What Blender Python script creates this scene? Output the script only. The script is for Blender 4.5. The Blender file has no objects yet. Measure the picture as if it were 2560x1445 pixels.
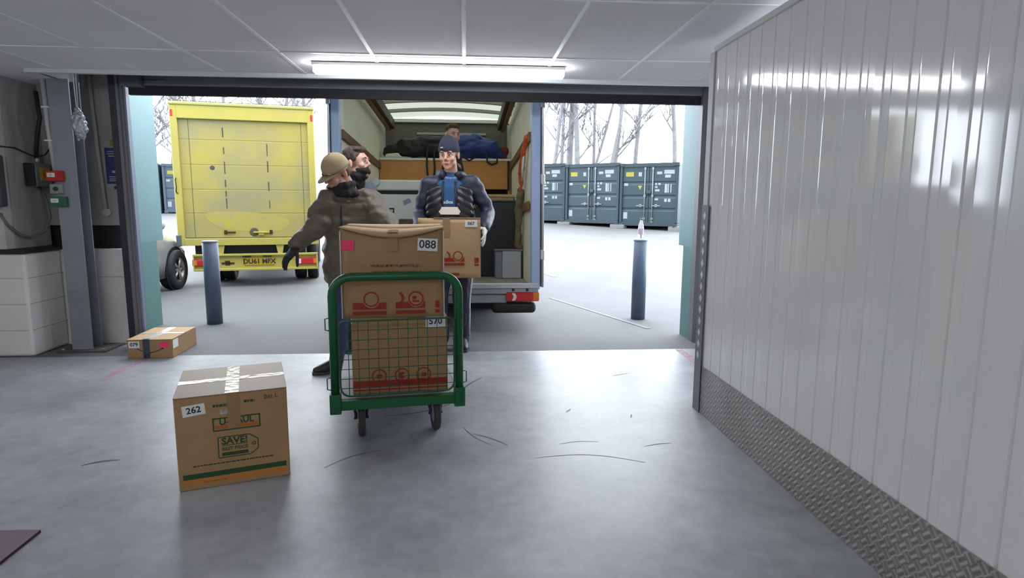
import bpy, bmesh, math, random
from mathutils import Vector, Matrix, noise
random.seed(7)
S = bpy.context.scene
COL = S.collection
V = Vector
PI = math.pi
def R(d): return math.radians(d)

# ------------------------------------------------------------------ camera
cam_d = bpy.data.cameras.new('camera'); cam = bpy.data.objects.new('camera', cam_d); COL.objects.link(cam)
S.camera = cam
cam_d.sensor_width = 36.0
cam_d.lens = 36.0 * 1520 / 2560
cam_d.clip_end = 300
right = V((0.99714, -0.0754, 0.0054))
fwd = V((0.0754, 0.9871, -0.1413)).normalized()
right = (right - fwd * right.dot(fwd)).normalized()
up = right.cross(fwd).normalized()
mw = Matrix((right, up, -fwd)).transposed().to_4x4()
mw.translation = V((0, 0, 1.3))
cam.matrix_world = mw

# ------------------------------------------------------------------ sky, exposure
W = bpy.data.worlds.new('sky'); S.world = W; W.use_nodes = True
wn = W.node_tree.nodes; wl = W.node_tree.links
bg = wn['Background']
tc = wn.new('ShaderNodeTexCoord'); nz = wn.new('ShaderNodeTexNoise'); nz.inputs['Scale'].default_value = 1.6
cr = wn.new('ShaderNodeValToRGB')
cr.color_ramp.elements[0].position = .3; cr.color_ramp.elements[0].color = (.80, .88, 1.0, 1)
cr.color_ramp.elements[1].position = .7; cr.color_ramp.elements[1].color = (.88, .93, 1.0, 1)
wl.new(tc.outputs['Generated'], nz.inputs['Vector']); wl.new(nz.outputs['Fac'], cr.inputs['Fac'])
wl.new(cr.outputs['Color'], bg.inputs['Color'])
# overcast sky, strength raised low over the yard to light the doorway ground
dt = wn.new('ShaderNodeVectorMath'); dt.operation = 'DOT_PRODUCT'; dt.inputs[1].default_value = V((0, .96, .28))
mr = wn.new('ShaderNodeMapRange'); mr.inputs['From Min'].default_value = -.6; mr.inputs['From Max'].default_value = 1.0
mr.inputs['To Min'].default_value = 2.6; mr.inputs['To Max'].default_value = 8.6
wl.new(tc.outputs['Generated'], dt.inputs[0]); wl.new(dt.outputs['Value'], mr.inputs['Value']); wl.new(mr.outputs[0], bg.inputs['Strength'])
S.view_settings.view_transform = 'Standard'; S.view_settings.look = 'None'
S.view_settings.gamma = 1; S.view_settings.use_curve_mapping = False
S.view_settings.exposure = 0.25

# ------------------------------------------------------------------ materials
def lin(r, g, b):
    f = lambda c: (c / 255 / 12.92) if c <= 10 else ((c / 255 + .055) / 1.055) ** 2.4
    return (f(r), f(g), f(b), 1)
def ol(r, g, b, k=.5): return tuple(c * k * .8 for c in lin(r, g, b)[:3]) + (1,)
MATS = {}
def mk(name, col, rough=.6, metal=0., var=0., vs=6., bump=0., bs=60., spec=.5, col2=None, coat=0., stretch=None, trans=0., emit=None, es=0.):
    if name in MATS: return MATS[name]
    m = bpy.data.materials.new(name); m.use_nodes = True
    n = m.node_tree.nodes; l = m.node_tree.links; b = n['Principled BSDF']
    if len(col) == 3: col = (*col, 1)
    b.inputs['Base Color'].default_value = col
    b.inputs['Roughness'].default_value = rough; b.inputs['Metallic'].default_value = metal
    b.inputs['Specular IOR Level'].default_value = spec
    b.inputs['Coat Weight'].default_value = coat
    b.inputs['Transmission Weight'].default_value = trans
    if emit: b.inputs['Emission Color'].default_value = (*emit, 1); b.inputs['Emission Strength'].default_value = es
    if var or bump:
        t = n.new('ShaderNodeTexCoord'); mp = n.new('ShaderNodeMapping')
        if stretch: mp.inputs['Scale'].default_value = stretch
        l.new(t.outputs['Object'], mp.inputs['Vector'])
    if var:
        x = n.new('ShaderNodeTexNoise'); x.inputs['Scale'].default_value = vs; x.inputs['Detail'].default_value = 5
        l.new(mp.outputs['Vector'], x.inputs['Vector'])
        r_ = n.new('ShaderNodeValToRGB')
        c2 = col2 or tuple(max(0, c * (1 - var)) for c in col[:3])
        r_.color_ramp.elements[0].position = .35; r_.color_ramp.elements[1].position = .68
        r_.color_ramp.elements[0].color = (*c2[:3], 1); r_.color_ramp.elements[1].color = col
        l.new(x.outputs['Fac'], r_.inputs['Fac']); l.new(r_.outputs['Color'], b.inputs['Base Color'])
    if bump:
        x2 = n.new('ShaderNodeTexNoise'); x2.inputs['Scale'].default_value = bs; x2.inputs['Detail'].default_value = 4
        l.new(mp.outputs['Vector'], x2.inputs['Vector'])
        bp = n.new('ShaderNodeBump'); bp.inputs['Strength'].default_value = bump; bp.inputs['Distance'].default_value = .02
        l.new(x2.outputs['Fac'], bp.inputs['Height']); l.new(bp.outputs['Normal'], b.inputs['Normal'])
    MATS[name] = m
    return m

def concrete(name, c1, c2, rough, spec, vs=1.4, bump=.15):
    m = bpy.data.materials.new(name); m.use_nodes = True
    n = m.node_tree.nodes; l = m.node_tree.links; b = n['Principled BSDF']
    t = n.new('ShaderNodeTexCoord')
    a = n.new('ShaderNodeTexNoise'); a.inputs['Scale'].default_value = vs; a.inputs['Detail'].default_value = 8; a.inputs['Roughness'].default_value = .65
    a2 = n.new('ShaderNodeTexNoise'); a2.inputs['Scale'].default_value = vs * 9; a2.inputs['Detail'].default_value = 6
    mx = n.new('ShaderNodeMath'); mx.operation = 'MULTIPLY_ADD'; mx.inputs[1].default_value = .35
    l.new(t.outputs['Object'], a.inputs['Vector']); l.new(t.outputs['Object'], a2.inputs['Vector'])
    l.new(a2.outputs['Fac'], mx.inputs[0]); l.new(a.outputs['Fac'], mx.inputs[2])
    r_ = n.new('ShaderNodeValToRGB'); r_.color_ramp.elements[0].position = .5; r_.color_ramp.elements[1].position = .85
    r_.color_ramp.elements[0].color = (*c1, 1); r_.color_ramp.elements[1].color = (*c2, 1)
    l.new(mx.outputs[0], r_.inputs['Fac']); l.new(r_.outputs['Color'], b.inputs['Base Color'])
    rr = n.new('ShaderNodeMapRange'); rr.inputs['To Min'].default_value = rough - .03; rr.inputs['To Max'].default_value = rough + .06
    l.new(a2.outputs['Fac'], rr.inputs['Value']); l.new(rr.outputs[0], b.inputs['Roughness'])
    b.inputs['Specular IOR Level'].default_value = spec
    bp = n.new('ShaderNodeBump'); bp.inputs['Strength'].default_value = bump; bp.inputs['Distance'].default_value = .01
    l.new(mx.outputs[0], bp.inputs['Height']); l.new(bp.outputs['Normal'], b.inputs['Normal'])
    return m

def chequer(name):
    m = bpy.data.materials.new(name); m.use_nodes = True
    n = m.node_tree.nodes; l = m.node_tree.links; b = n['Principled BSDF']
    b.inputs['Metallic'].default_value = .75; b.inputs['Roughness'].default_value = .48
    t = n.new('ShaderNodeTexCoord')
    mp = n.new('ShaderNodeMapping'); mp.inputs['Rotation'].default_value = (R(45), 0, 0); mp.inputs['Scale'].default_value = (1, 1, 1)
    l.new(t.outputs['Object'], mp.inputs['Vector'])
    ck = n.new('ShaderNodeTexChecker'); ck.inputs['Scale'].default_value = 30
    sx = n.new('ShaderNodeSeparateXYZ'); l.new(mp.outputs['Vector'], sx.inputs[0])
    cb = n.new('ShaderNodeCombineXYZ'); cb.inputs[0].default_value = .013
    l.new(sx.outputs['Y'], cb.inputs[1]); l.new(sx.outputs['Z'], cb.inputs[2])
    l.new(cb.outputs[0], ck.inputs['Vector'])
    def bars(ax):
        k = n.new('ShaderNodeMath'); k.operation = 'MULTIPLY'; k.inputs[1].default_value = 30 * PI * 3
        l.new(sx.outputs[ax], k.inputs[0])
        s_ = n.new('ShaderNodeMath'); s_.operation = 'SINE'; l.new(k.outputs[0], s_.inputs[0])
        return s_
    a, c = bars('Y'), bars('Z')
    mx = n.new('ShaderNodeMix'); mx.data_type = 'FLOAT'
    l.new(ck.outputs['Fac'], mx.inputs['Factor']); l.new(a.outputs[0], mx.inputs[2]); l.new(c.outputs[0], mx.inputs[3])
    bp = n.new('ShaderNodeBump'); bp.inputs['Strength'].default_value = .7; bp.inputs['Distance'].default_value = .003
    l.new(mx.outputs[0], bp.inputs['Height']); l.new(bp.outputs['Normal'], b.inputs['Normal'])
    no = n.new('ShaderNodeTexNoise'); no.inputs['Scale'].default_value = 4; l.new(t.outputs['Object'], no.inputs['Vector'])
    r_ = n.new('ShaderNodeValToRGB'); r_.color_ramp.elements[0].color = (.30, .28, .26, 1); r_.color_ramp.elements[1].color = (.50, .49, .48, 1)
    l.new(no.outputs['Fac'], r_.inputs['Fac']); l.new(r_.outputs['Color'], b.inputs['Base Color'])
    return m

def card(name, c):
    return mk(name, c, .75, var=.12, vs=3, bump=.05, bs=90, spec=.25)
FLOOR = concrete('sealed_concrete', (.21, .217, .233), (.37, .38, .403), .40, .55)
YARD = concrete('yard_concrete', (.132, .132, .133), (.160, .1595, .158), .8, .2, vs=.7, bump=.3)
CEIL = mk('ceiling_tile', (.80, .80, .82), .85, var=.06, vs=2, spec=.2)
BAR = mk('ceiling_bar', (.80, .80, .82), .4)
WALLP = mk('painted_block', (.78, .76, .74), .65, var=.10, vs=2.2, bump=.12, bs=25)
WALLU = mk('upper_wall', (.36, .35, .33), .75, var=.12, vs=2)
WALLG = mk('grey_board', (.36, .365, .36), .7, var=.08, vs=2)
PANEL = mk('white_panel', (.82, .815, .81), .085, bump=.010, bs=3.0, spec=1.0, stretch=(1, 1, .5))
CHEQ = chequer('chequer_plate')
ALU = mk('aluminium', (.55, .55, .56), .4, .8)
TEAL = mk('teal_cladding', ol(158, 205, 208, .58), .5, var=.06, vs=1.2)
TEAL2 = mk('teal_lower', ol(138, 192, 186, .58), .5, var=.08, vs=1.2)
FRAME = mk('dark_steel', (.022, .024, .032), .5)
GUIDE = mk('grey_guide', (.16, .16, .175), .45)
SHUT = mk('shutter_bar', (.20, .225, .25), .4, var=.1, vs=2)
STEEL = mk('galvanised', (.30, .325, .36), .5, .35, var=.2, vs=3)
BLACK = mk('black', (.01, .01, .011), .6)
RUBBER = mk('rubber', (.018, .018, .019), .75)
WHITE = mk('white_plastic', (.75, .75, .74), .4)
WHITEP = mk('white_paper', (.78, .77, .75), .6)
INK = mk('black_ink', (.02, .02, .025), .6)
PINK = mk('pink_paper', lin(236, 62, 104), .6)
RED = mk('red_plastic', (.42, .02, .02), .4)
REDINK = mk('red_print', lin(150, 42, 28), .7)
GREENP = mk('green_plastic', (.01, .12, .07), .4)
GREENINK = mk('green_print', lin(38, 72, 40), .7)
ORANGEINK = mk('orange_print', lin(176, 96, 36), .7)
CARD = card('cardboard', lin(170, 137, 100))
CARD2 = card('cardboard_pale', lin(192, 160, 122))
CARDG = mk('cardboard_grey', lin(152, 132, 110), .5, var=.1, vs=3, spec=.35)
TAPE = mk('brown_tape', lin(150, 120, 76), .22, spec=.6)
CLEAR = mk('clear_tape', (.62, .58, .52), .09, spec=.9, bump=.25, bs=28)
TROL = mk('green_paint', lin(14, 92, 52), .35, var=.1, vs=8)
WIRE = mk('green_wire', lin(34, 86, 62), .4)
DECK = mk('grey_deck', (.33, .33, .36), .5, var=.1, vs=4)
FORK = mk('blue_steel', (.05, .06, .10), .4, .5)
CHROME = mk('chrome', (.7, .7, .72), .2, 1.)
YEL = mk('yellow_paint', ol(236, 216, 92, .78), .5, var=.2, vs=1.3, col2=ol(226, 208, 112, .78))
YELD = mk('yellow_door', ol(232, 210, 100, .76), .55, var=.3, vs=1.1, col2=ol(200, 188, 140, .74), spec=.3)
YELC = mk('yellow_clean', ol(236, 214, 84, .78), .5, var=.2, vs=4, col2=ol(228, 210, 100, .78))
GRIME = mk('grime', ol(150, 142, 118), .8, var=.3, vs=9)
RUST = mk('rust', ol(120, 74, 40), .85, var=.4, vs=20)
PLATE = mk('plate_yellow', ol(240, 196, 40, .7), .4)
LRED = mk('lamp_red', (.55, .02, .02), .2, coat=.5)
LWHT = mk('lamp_white', (.75, .72, .7), .2, coat=.5)
LORG = mk('lamp_orange', (.75, .19, .02), .2, coat=.5)
VANW = mk('van_white', (.32, .33, .345), .4, var=.06, vs=2)
VANB = mk('van_frame', lin(160, 180, 212), .4)
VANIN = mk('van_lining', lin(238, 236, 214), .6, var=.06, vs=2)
WOOD = mk('rail_wood', lin(128, 94, 56), .7, var=.3, vs=6, stretch=(1, .15, 1))
WOODD = mk('rail_wood_dark', lin(74, 56, 38), .7, var=.3, vs=6)
PLY = mk('ply', lin(198, 140, 78), .6, var=.12, vs=4)
VGREY = mk('van_grey', (.33, .34, .35), .45, .2, var=.1, vs=4)
CARW = mk('car_white', (.27, .27, .275), .18, coat=.6)
GLASS = mk('dark_glass', (.02, .023, .027), .08)
CONT = mk('container_paint', ol(78, 112, 122, .40), .45, var=.08, vs=2)
CONT2 = mk('container_frame', ol(72, 100, 112, .40), .45)
CONTB = mk('container_blue', ol(110, 130, 150), .45)
RODM = mk('zinc_rod', (.24, .245, .26), .4, .2)
BARK = mk('bark', (.33, .325, .33), .9, var=.25, vs=5)
BOLL = mk('bollard_sleeve', lin(84, 97, 118), .45)

# ------------------------------------------------------------------ mesh helpers
class MB:
    def __init__(s): s.bm = bmesh.new(); s.mats = []
    def mi(s, m):
        if m is None: return 0
        if m not in s.mats: s.mats.append(m)
        return s.mats.index(m)
    def _set(s, faces, m, smooth=False):
        i = s.mi(m)
        for f in faces: f.material_index = i; f.smooth = smooth
    def box(s, c, d, m=None, bev=0., rot=None, seg=1):
        M = Matrix.Translation(V(c)) @ (rot.to_4x4() if rot else Matrix()) @ Matrix.Diagonal((d[0], d[1], d[2], 1))
        r = bmesh.ops.create_cube(s.bm, size=1, matrix=M)
        vs = r['verts']
        fs = set(f for v in vs for f in v.link_faces)
        if bev:
            es = list(set(e for v in vs for e in v.link_edges))
            rb = bmesh.ops.bevel(s.bm, geom=es, offset=bev, segments=seg, affect='EDGES', profile=.5)
            fs = set(f for v in rb['verts'] for f in v.link_faces) | set(f for f in fs if f.is_valid)
        s._set(fs, m)
        return s
    def bb(s, lo, hi, m=None, bev=0., seg=1):
        lo, hi = V(lo), V(hi)
        return s.box((lo + hi) / 2, hi - lo, m, bev, None, seg)
    def tube(s, pts, r, m=None, n=8, closed=False, cap=True):
        pts = [V(p) for p in pts]; N = len(pts)
        rs = r if isinstance(r, (list, tuple)) else [r] * N
        rings = []; prev = None
        for i, p in enumerate(pts):
            if closed: t = pts[(i + 1) % N] - pts[i - 1]
            else: t = pts[min(i + 1, N - 1)] - pts[max(i - 1, 0)]
            t = t.normalized() if t.length > 1e-9 else V((0, 0, 1))
            if prev is None:
                a = V((0, 0, 1)) if abs(t.z) < .9 else V((1, 0, 0))
                u = t.cross(a).normalized()
            else:
                u = (prev - t * prev.dot(t)); u = u.normalized() if u.length > 1e-6 else t.orthogonal().normalized()
            prev = u; w = t.cross(u)
            rings.append([s.bm.verts.new(p + (u * math.cos(2 * PI * k / n) + w * math.sin(2 * PI * k / n)) * rs[i]) for k in range(n)])
        fs = []
        for i in range(N if closed else N - 1):
            A, B = rings[i], rings[(i + 1) % N]
            for k in range(n): fs.append(s.bm.faces.new((A[k], A[(k + 1) % n], B[(k + 1) % n], B[k])))
        s._set(fs, m, True)
        if cap and not closed:
            s._set([s.bm.faces.new(rings[0][::-1]), s.bm.faces.new(rings[-1])], m)
        return s
    def lathe(s, prof, c=(0, 0, 0), rot=None, m=None, n=20, cap=True):
        M = Matrix.Translation(V(c)) @ (rot.to_4x4() if rot else Matrix())
        rings = [[s.bm.verts.new(M @ V((r * math.cos(2 * PI * k / n), r * math.sin(2 * PI * k / n), z))) for k in range(n)] for r, z in prof]
        fs = []
        for A, B in zip(rings, rings[1:]):
            for k in range(n): fs.append(s.bm.faces.new((A[k], A[(k + 1) % n], B[(k + 1) % n], B[k])))
        s._set(fs, m, True)
        if cap: s._set([s.bm.faces.new(rings[0][::-1]), s.bm.faces.new(rings[-1])], m)
        return s
    def prism(s, poly, M, d, m=None):
        """poly in local xy, extruded by d along local +z"""
        a = [s.bm.verts.new(M @ V((x, y, 0))) for x, y in poly]; b = [s.bm.verts.new(M @ V((x, y, d))) for x, y in poly]
        n = len(poly)
        fs = [s.bm.faces.new(a[::-1]), s.bm.faces.new(b)] + [s.bm.faces.new((a[k], a[(k + 1) % n], b[(k + 1) % n], b[k])) for k in range(n)]
        s._set(fs, m); return s
    def loft(s, rings, m=None, cap=True, smooth=True, close=True):
        rr = [[s.bm.verts.new(V(p)) for p in r] for r in rings]; n = len(rr[0]); fs = []
        for A, B in zip(rr, rr[1:]):
            for k in range(n if close else n - 1): fs.append(s.bm.faces.new((A[k], A[(k + 1) % n], B[(k + 1) % n], B[k])))
        s._set(fs, m, smooth)
        if cap and close: s._set([s.bm.faces.new(rr[0][::-1]), s.bm.faces.new(rr[-1])], m)
        return s
    def build(s, name, m=None, parent=None, fix=True):
        me = bpy.data.meshes.new(name)
        if fix: bmesh.ops.recalc_face_normals(s.bm, faces=s.bm.faces)
        s.bm.to_mesh(me); s.bm.free()
        for q in (s.mats or [m]): me.materials.append(q)
        o = bpy.data.objects.new(name, me); COL.objects.link(o)
        if parent: o.parent = parent
        return o

def thing(name, label, cat, loc=(0, 0, 0), rz=0., group=None, rot=None):
    o = bpy.data.objects.new(name, None); o.empty_display_size = .1; COL.objects.link(o)
    o.location = loc; o.rotation_euler = rot or (0, 0, rz)
    o['label'] = label; o['category'] = cat
    if group: o['group'] = group
    return o
def tag(o, label, cat, group=None, loc=None):
    o['label'] = label; o['category'] = cat
    if group: o['group'] = group
    if loc: o.location = loc
    return o
def struct(o): o['kind'] = 'structure'; return o
def copy_tree(o, parent=None):
    c = o.copy(); COL.objects.link(c)
    if parent: c.parent = parent
    for ch in list(o.children): copy_tree(ch, c)
    return c
def front(x, y, z, rot=0.):   # a plane facing -Y at (x,y,z), local x to the right, local y up
    return Matrix.Translation(V((x, y, z))) @ Matrix.Rotation(PI / 2, 4, 'X') @ Matrix.Rotation(rot, 4, 'Z')
def topm(x, y, z, rot=0.): return Matrix.Translation(V((x, y, z))) @ Matrix.Rotation(rot, 4, 'Z')
def text(name, body, size, M, m, parent, thick=.0004, align='CENTER', bold=0.):
    cu = bpy.data.curves.new(name, 'FONT'); cu.body = body; cu.size = size; cu.align_x = align; cu.align_y = 'CENTER'; cu.extrude = thick; cu.offset = bold
    cu.resolution_u = 3
    o = bpy.data.objects.new(name, cu); COL.objects.link(o)
    dg = bpy.context.evaluated_depsgraph_get(); dg.update()
    me = bpy.data.meshes.new_from_object(o.evaluated_get(dg)); bpy.data.objects.remove(o); bpy.data.curves.remove(cu)
    me.transform(M); me.materials.clear(); me.materials.append(m); me.name = name
    q = bpy.data.objects.new(name, me); COL.objects.link(q); q.parent = parent
    return q
def rect(mb, M, x0, y0, x1, y1, d=.0006, m=None):
    return mb.prism([(x0, y0), (x1, y0), (x1, y1), (x0, y1)], M, d, m)
def ringp(mb, M, cx, cy, r0, r1, a0=0, a1=2 * PI, d=.0006, m=None, n=24):
    for k in range(n):
        t0 = a0 + (a1 - a0) * k / n; t1 = a0 + (a1 - a0) * (k + 1) / n
        mb.prism([(cx + r0 * math.cos(t0), cy + r0 * math.sin(t0)), (cx + r1 * math.cos(t0), cy + r1 * math.sin(t0)),
                  (cx + r1 * math.cos(t1), cy + r1 * math.sin(t1)), (cx + r0 * math.cos(t1), cy + r0 * math.sin(t1))], M, d, m)
    return mb
def sticker(parent, M, w, h, m, words=None, size=.05, name='number_label', thick=.001, bold=.0008):
    mb = MB(); rect(mb, M, -w / 2, -h / 2, w / 2, h / 2, thick); s_ = mb.build(name, m, parent)
    if words: text('lettering', words, size, M @ Matrix.Translation(V((0, 0, thick + .0006))), INK, s_, bold=bold)
    return s_
def arc(c, r, a0, a1, n, ax='xz'):
    out = []
    for k in range(n + 1):
        a = a0 + (a1 - a0) * k / n
        out.append(V((c[0] + r * math.cos(a), c[1], c[2] + r * math.sin(a))) if ax == 'xz' else V((c[0] + r * math.cos(a), c[1] + r * math.sin(a), c[2])))
    return out

# soft bodies: overlapping closed solids fused into one continuous skin
def ball(bm, c, r, sub=2): bmesh.ops.create_icosphere(bm, subdivisions=sub, radius=r, matrix=Matrix.Translation(V(c)))
def hull(bm, spheres):
    t = bmesh.new()
    for c, r in spheres: ball(t, c, r, 2)
    h = bmesh.ops.convex_hull(t, input=t.verts)
    bad = [g for g in h['geom_interior'] + h['geom_unused'] if isinstance(g, bmesh.types.BMVert)]
    bmesh.ops.delete(t, geom=list(set(bad)), context='VERTS')
    me = bpy.data.meshes.new('t'); t.to_mesh(me); t.free(); bm.from_mesh(me); bpy.data.meshes.remove(me)
def caps(bm, a, b, ra, rb): hull(bm, [(a, ra), (b, rb)])
def chain(bm, pts):
    for (a, ra), (b, rb) in zip(pts, pts[1:]): caps(bm, a, b, ra, rb)
def ell(bm, c, r, M=None):
    X = Matrix.Translation(V(c)) @ (M.to_4x4() if M else Matrix()) @ Matrix.Diagonal((*r, 1))
    bmesh.ops.create_icosphere(bm, subdivisions=3, radius=1, matrix=X)
def fuse(bm, name, m, parent, voxel=.01, smooth=4, disp=None, fac=.5):
    me = bpy.data.meshes.new('tmp'); bm.to_mesh(me); bm.free()
    o = bpy.data.objects.new('tmp', me); COL.objects.link(o)
    r = o.modifiers.new('r', 'REMESH'); r.mode = 'VOXEL'; r.voxel_size = voxel; r.adaptivity = 0
    if smooth:
        s_ = o.modifiers.new('s', 'SMOOTH'); s_.factor = fac; s_.iterations = smooth
    dg = bpy.context.evaluated_depsgraph_get(); dg.update()
    m2 = bpy.data.meshes.new_from_object(o.evaluated_get(dg)); bpy.data.objects.remove(o); bpy.data.meshes.remove(me)
    m2.name = name
    if disp:
        nn = [v.normal.copy() for v in m2.vertices]
        for v, q in zip(m2.vertices, nn): v.co += q * disp(v.co)
    for p in m2.polygons: p.use_smooth = True
    m2.materials.clear(); m2.materials.append(m)
    q = bpy.data.objects.new(name, m2); COL.objects.link(q); q.parent = parent
    return q
def folds(amp, sc=(6, 6, 14), seed=0):
    def f(c):
        p = V((c.x * sc[0] + seed, c.y * sc[1], c.z * sc[2] + seed * 2))
        return amp * (noise.noise(p) + .5 * noise.noise(p * 2.1)) - amp * .6 * (1 - abs(noise.noise(p * .7 + V((9, 3, 1))))) ** 3
    return f

# ------------------------------------------------------------------ the room
ZC = 2.28
XP = 1.462
fl = MB().bb((-6, -4.5, -.1), (3.2, 5.225, 0)).build('floor', FLOOR); struct(fl)
# marks worn into the floor (rubber scuffs, paint line)
sc_ = MB()
def scuff(pts, w, z=.0006):
    pts = [V((x, y, z)) for x, y in pts]
    L, Rr = [], []
    for i, p in enumerate(pts):
        t = (pts[min(i + 1, len(pts) - 1)] - pts[max(0, i - 1)]).normalized(); nn = V((-t.y, t.x, 0))
        ww = w * (.35 + .65 * math.sin(PI * (i + .5) / len(pts)))
        L.append(p + nn * ww / 2); Rr.append(p - nn * ww / 2)
    for i in range(len(pts) - 1):
        f = sc_.bm.faces.new([sc_.bm.verts.new(q) for q in (L[i], L[i + 1], Rr[i + 1], Rr[i])])
def curvy(a, b, bend, n=10):
    a, b = V((*a, 0)), V((*b, 0)); d = b - a; nn = V((-d.y, d.x, 0))
    return [((a + d * (k / n) + nn * bend * math.sin(PI * k / n)).x, (a + d * (k / n) + nn * bend * math.sin(PI * k / n)).y) for k in range(n + 1)]
for a, b, bd, w in [((-.05, 3.95), (.12, 4.42), .08, .012), ((.04, 3.3), (.22, 3.12), .05, .012), ((-.02, 3.4), (.14, 3.12), -.06, .008),
                    ((.35, 2.95), (.9, 2.86), .12, .007), ((.5, 3.12), (.72, 3.14), .1, .006), ((.95, 3.06), (1.12, 3.1), .05, .008),
                    ((-.5, 3.62), (-.05, 3.9), -.12, .012), ((-.7, 2.9), (-.45, 3.1), .1, .008), ((.62, 3.62), (.66, 3.68), 0, .012),
                    ((1.0, 3.5), (1.02, 3.56), 0, .01), ((-1.9, 3.0), (-1.75, 3.06), .1, .02),
                    ((1.1, 4.4), (1.25, 4.47), 0, .012)]:
    scuff(curvy(a, b, bd), w)
sc_.build('scuff_marks', mk('scuff', (.05, .05, .058), .6), fl)
MB().bb((-6, 5.218, -.02), (3.2, 5.232, .0006)).build('threshold_joint', mk('joint', (.13, .135, .15), .8), fl)
redp = mk('worn_red_paint', lin(150, 96, 104), .6, var=.5, vs=22, col2=lin(160, 150, 165))
MB().bb((-2.69, 4.5, .0004), (-2.62, 5.2, .0010)).build('painted_line', redp, fl)
MB().bb((1.865, 4.0, .0004), (1.93, 5.2, .0010)).build('painted_line', redp, fl)

# yard outside, rising gently to the containers
def yz(y): return 0 if y < 10 else (.19 * (y - 10) / 12 if y < 22 else .19 + (y - 22) * .049)
yd = MB(); ys = [5.232, 6, 7, 8, 9, 10, 13, 16, 19, 22, 26, 30, 34, 40, 60, 90]
yd.loft([[(-60, y, yz(min(y, 34))), (60, y, yz(min(y, 34)))] for y in ys], cap=False, close=False, smooth=True)
ydo = yd.build('yard_ground', YARD); struct(ydo)
for f in ydo.data.polygons:
    if f.normal.z < 0: f.flip()
lm = MB()
for (x0, y0, x1, y1, w) in [(1.9, 6.1, 1.15, 8.2, .05), (1.55, 10.5, .98, 13.5, .1), ]:
    d = (V((x1, y1)) - V((x0, y0))).normalized(); nn = V((-d.y, d.x)) * w / 2
    q = [(x0 + nn.x, y0 + nn.y), (x1 + nn.x, y1 + nn.y), (x1 - nn.x, y1 - nn.y), (x0 - nn.x, y0 - nn.y)]
    lm.bm.faces.new([lm.bm.verts.new((x, y, yz(y) + .004)) for x, y in q])
lm.build('worn_white_line', mk('worn_white', (.17, .17, .172), .8), ydo)

# ceiling tiles + exposed grid
ce = MB().bb((-6, -4.5, ZC), (3.2, 5.05, ZC + .12))
ce.bb((-6, 5.05, ZC), (-3.31, 5.80, ZC + .12))
ceo = ce.build('ceiling', CEIL); struct(ceo)
g = MB()
for k in range(-8, 6):
    x = -.005 + .615 * k
    if x < 3.1: g.bb((x - .012, -4.5, ZC - .004), (x + .012, 5.03, ZC + .001))
for k in range(0, 8):
    y = 4.325 - 1.225 * k
    g.bb((-6, y - .012, ZC - .0042), (3.2, y + .012, ZC + .001))
g.build('ceiling_grid', BAR, ceo)
MB().bb((-3.31, 5.02, ZC - .03), (2.4, 5.06, ZC + .12)).build('edge_trim', mk('trim_white', (.62, .64, .67), .35), ceo)
# recess above the doorway: fascia on its left side, lid on top
MB().bb((-3.33, 5.06, ZC), (-3.31, 5.74, 2.85)).build('recess_fascia', mk('fascia', (.20, .22, .235), .6), ceo)
struct(MB().bb((-3.4, 5.0, 2.85), (3.2, 6.0, 2.95)).build('trim_1', FRAME))
struct(MB().bb((-3.31, 5.03, ZC + .12), (3.2, 5.06, 2.85)).build('trim_2', FRAME))

# walls
wfl = MB(); wfl.bb((-5.2, 5.75, 1.075), (-3.09, 5.85, 2.85))
wf = wfl.build('wall_front', WALLU); struct(wf)
low = MB().bb((-5.2, 5.70, 0), (-3.07, 5.85, .865)).build('wall_front_lower', WALLP); struct(low)
MB().bb((-4.6, 5.697, .612), (-3.07, 5.7005, .618)).build('block_joint', mk('joint_grey', (.42, .41, .40), .8), low)
struct(MB().bb((-5.2, 5.80, .80), (-3.09, 5.85, 1.09)).build('trim_3', BLACK))
struct(MB().bb((-3.80, 5.31, .9), (-3.70, 5.75, ZC)).build('wall_left', WALLG))
struct(MB().bb((-5.2, 5.22, .9), (-3.71, 5.31, ZC)).build('wall_left_return', mk('return_white', (.5, .49, .475), .6, var=.06)))
pier = MB(); pier.bb((-5.2, 5.24, 0), (-3.60, 5.70, .862), bev=.025, seg=3)
pr = pier.build('wall_left_pier', WALLP); struct(pr)
pj = MB()
for z in (.22, .44, .655): pj.bb((-5.2, 5.238, z), (-3.62, 5.2405, z + .006)); pj.bb((-3.6005, 5.26, z), (-3.598, 5.70, z + .006))
pj.build('block_joint', MATS['joint_grey'], pr)
struct(MB().bb((-5.2, 5.22, .862), (-3.585, 5.75, .90), bev=.004).build('trim_4', BLACK))
struct(MB().bb((-6.1, -4.6, 0), (-6, 5.9, 2.9)).build('wall_far_left', WALLP))
struct(MB().bb((-6, -4.6, 0), (3.2, -4.5, 2.9)).build('wall_back', WALLP))
struct(MB().bb((2.42, 3.0, 0), (2.5, 5.55, 2.9)).build('wall_right', WALLP))
# building outside: teal clad reveals and facade
fo = MB()
fo.bb((-9, 5.85, 0), (-3.2, 6.58, .885), TEAL2); fo.bb((-9, 5.85, .885), (-3.2, 6.72, 3.0), TEAL)
struct(fo.build('wall_outside_left', TEAL))
fo = MB()
fo.bb((2.135, 5.60, 0), (9, 5.84, .885), TEAL2); fo.bb((2.135, 5.60, .885), (9, 5.97, 3.0), TEAL)
struct(fo.build('wall_outside_right', TEAL))
struct(MB().bb((-3.2, 5.86, 2.62), (2.135, 6.0, 3.0)).build('wall_outside_above', TEAL))
struct(MB().bb((-6.2, -4.7, 2.95), (3.3, 5.95, 3.05)).build('roof_slab', FRAME))

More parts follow.
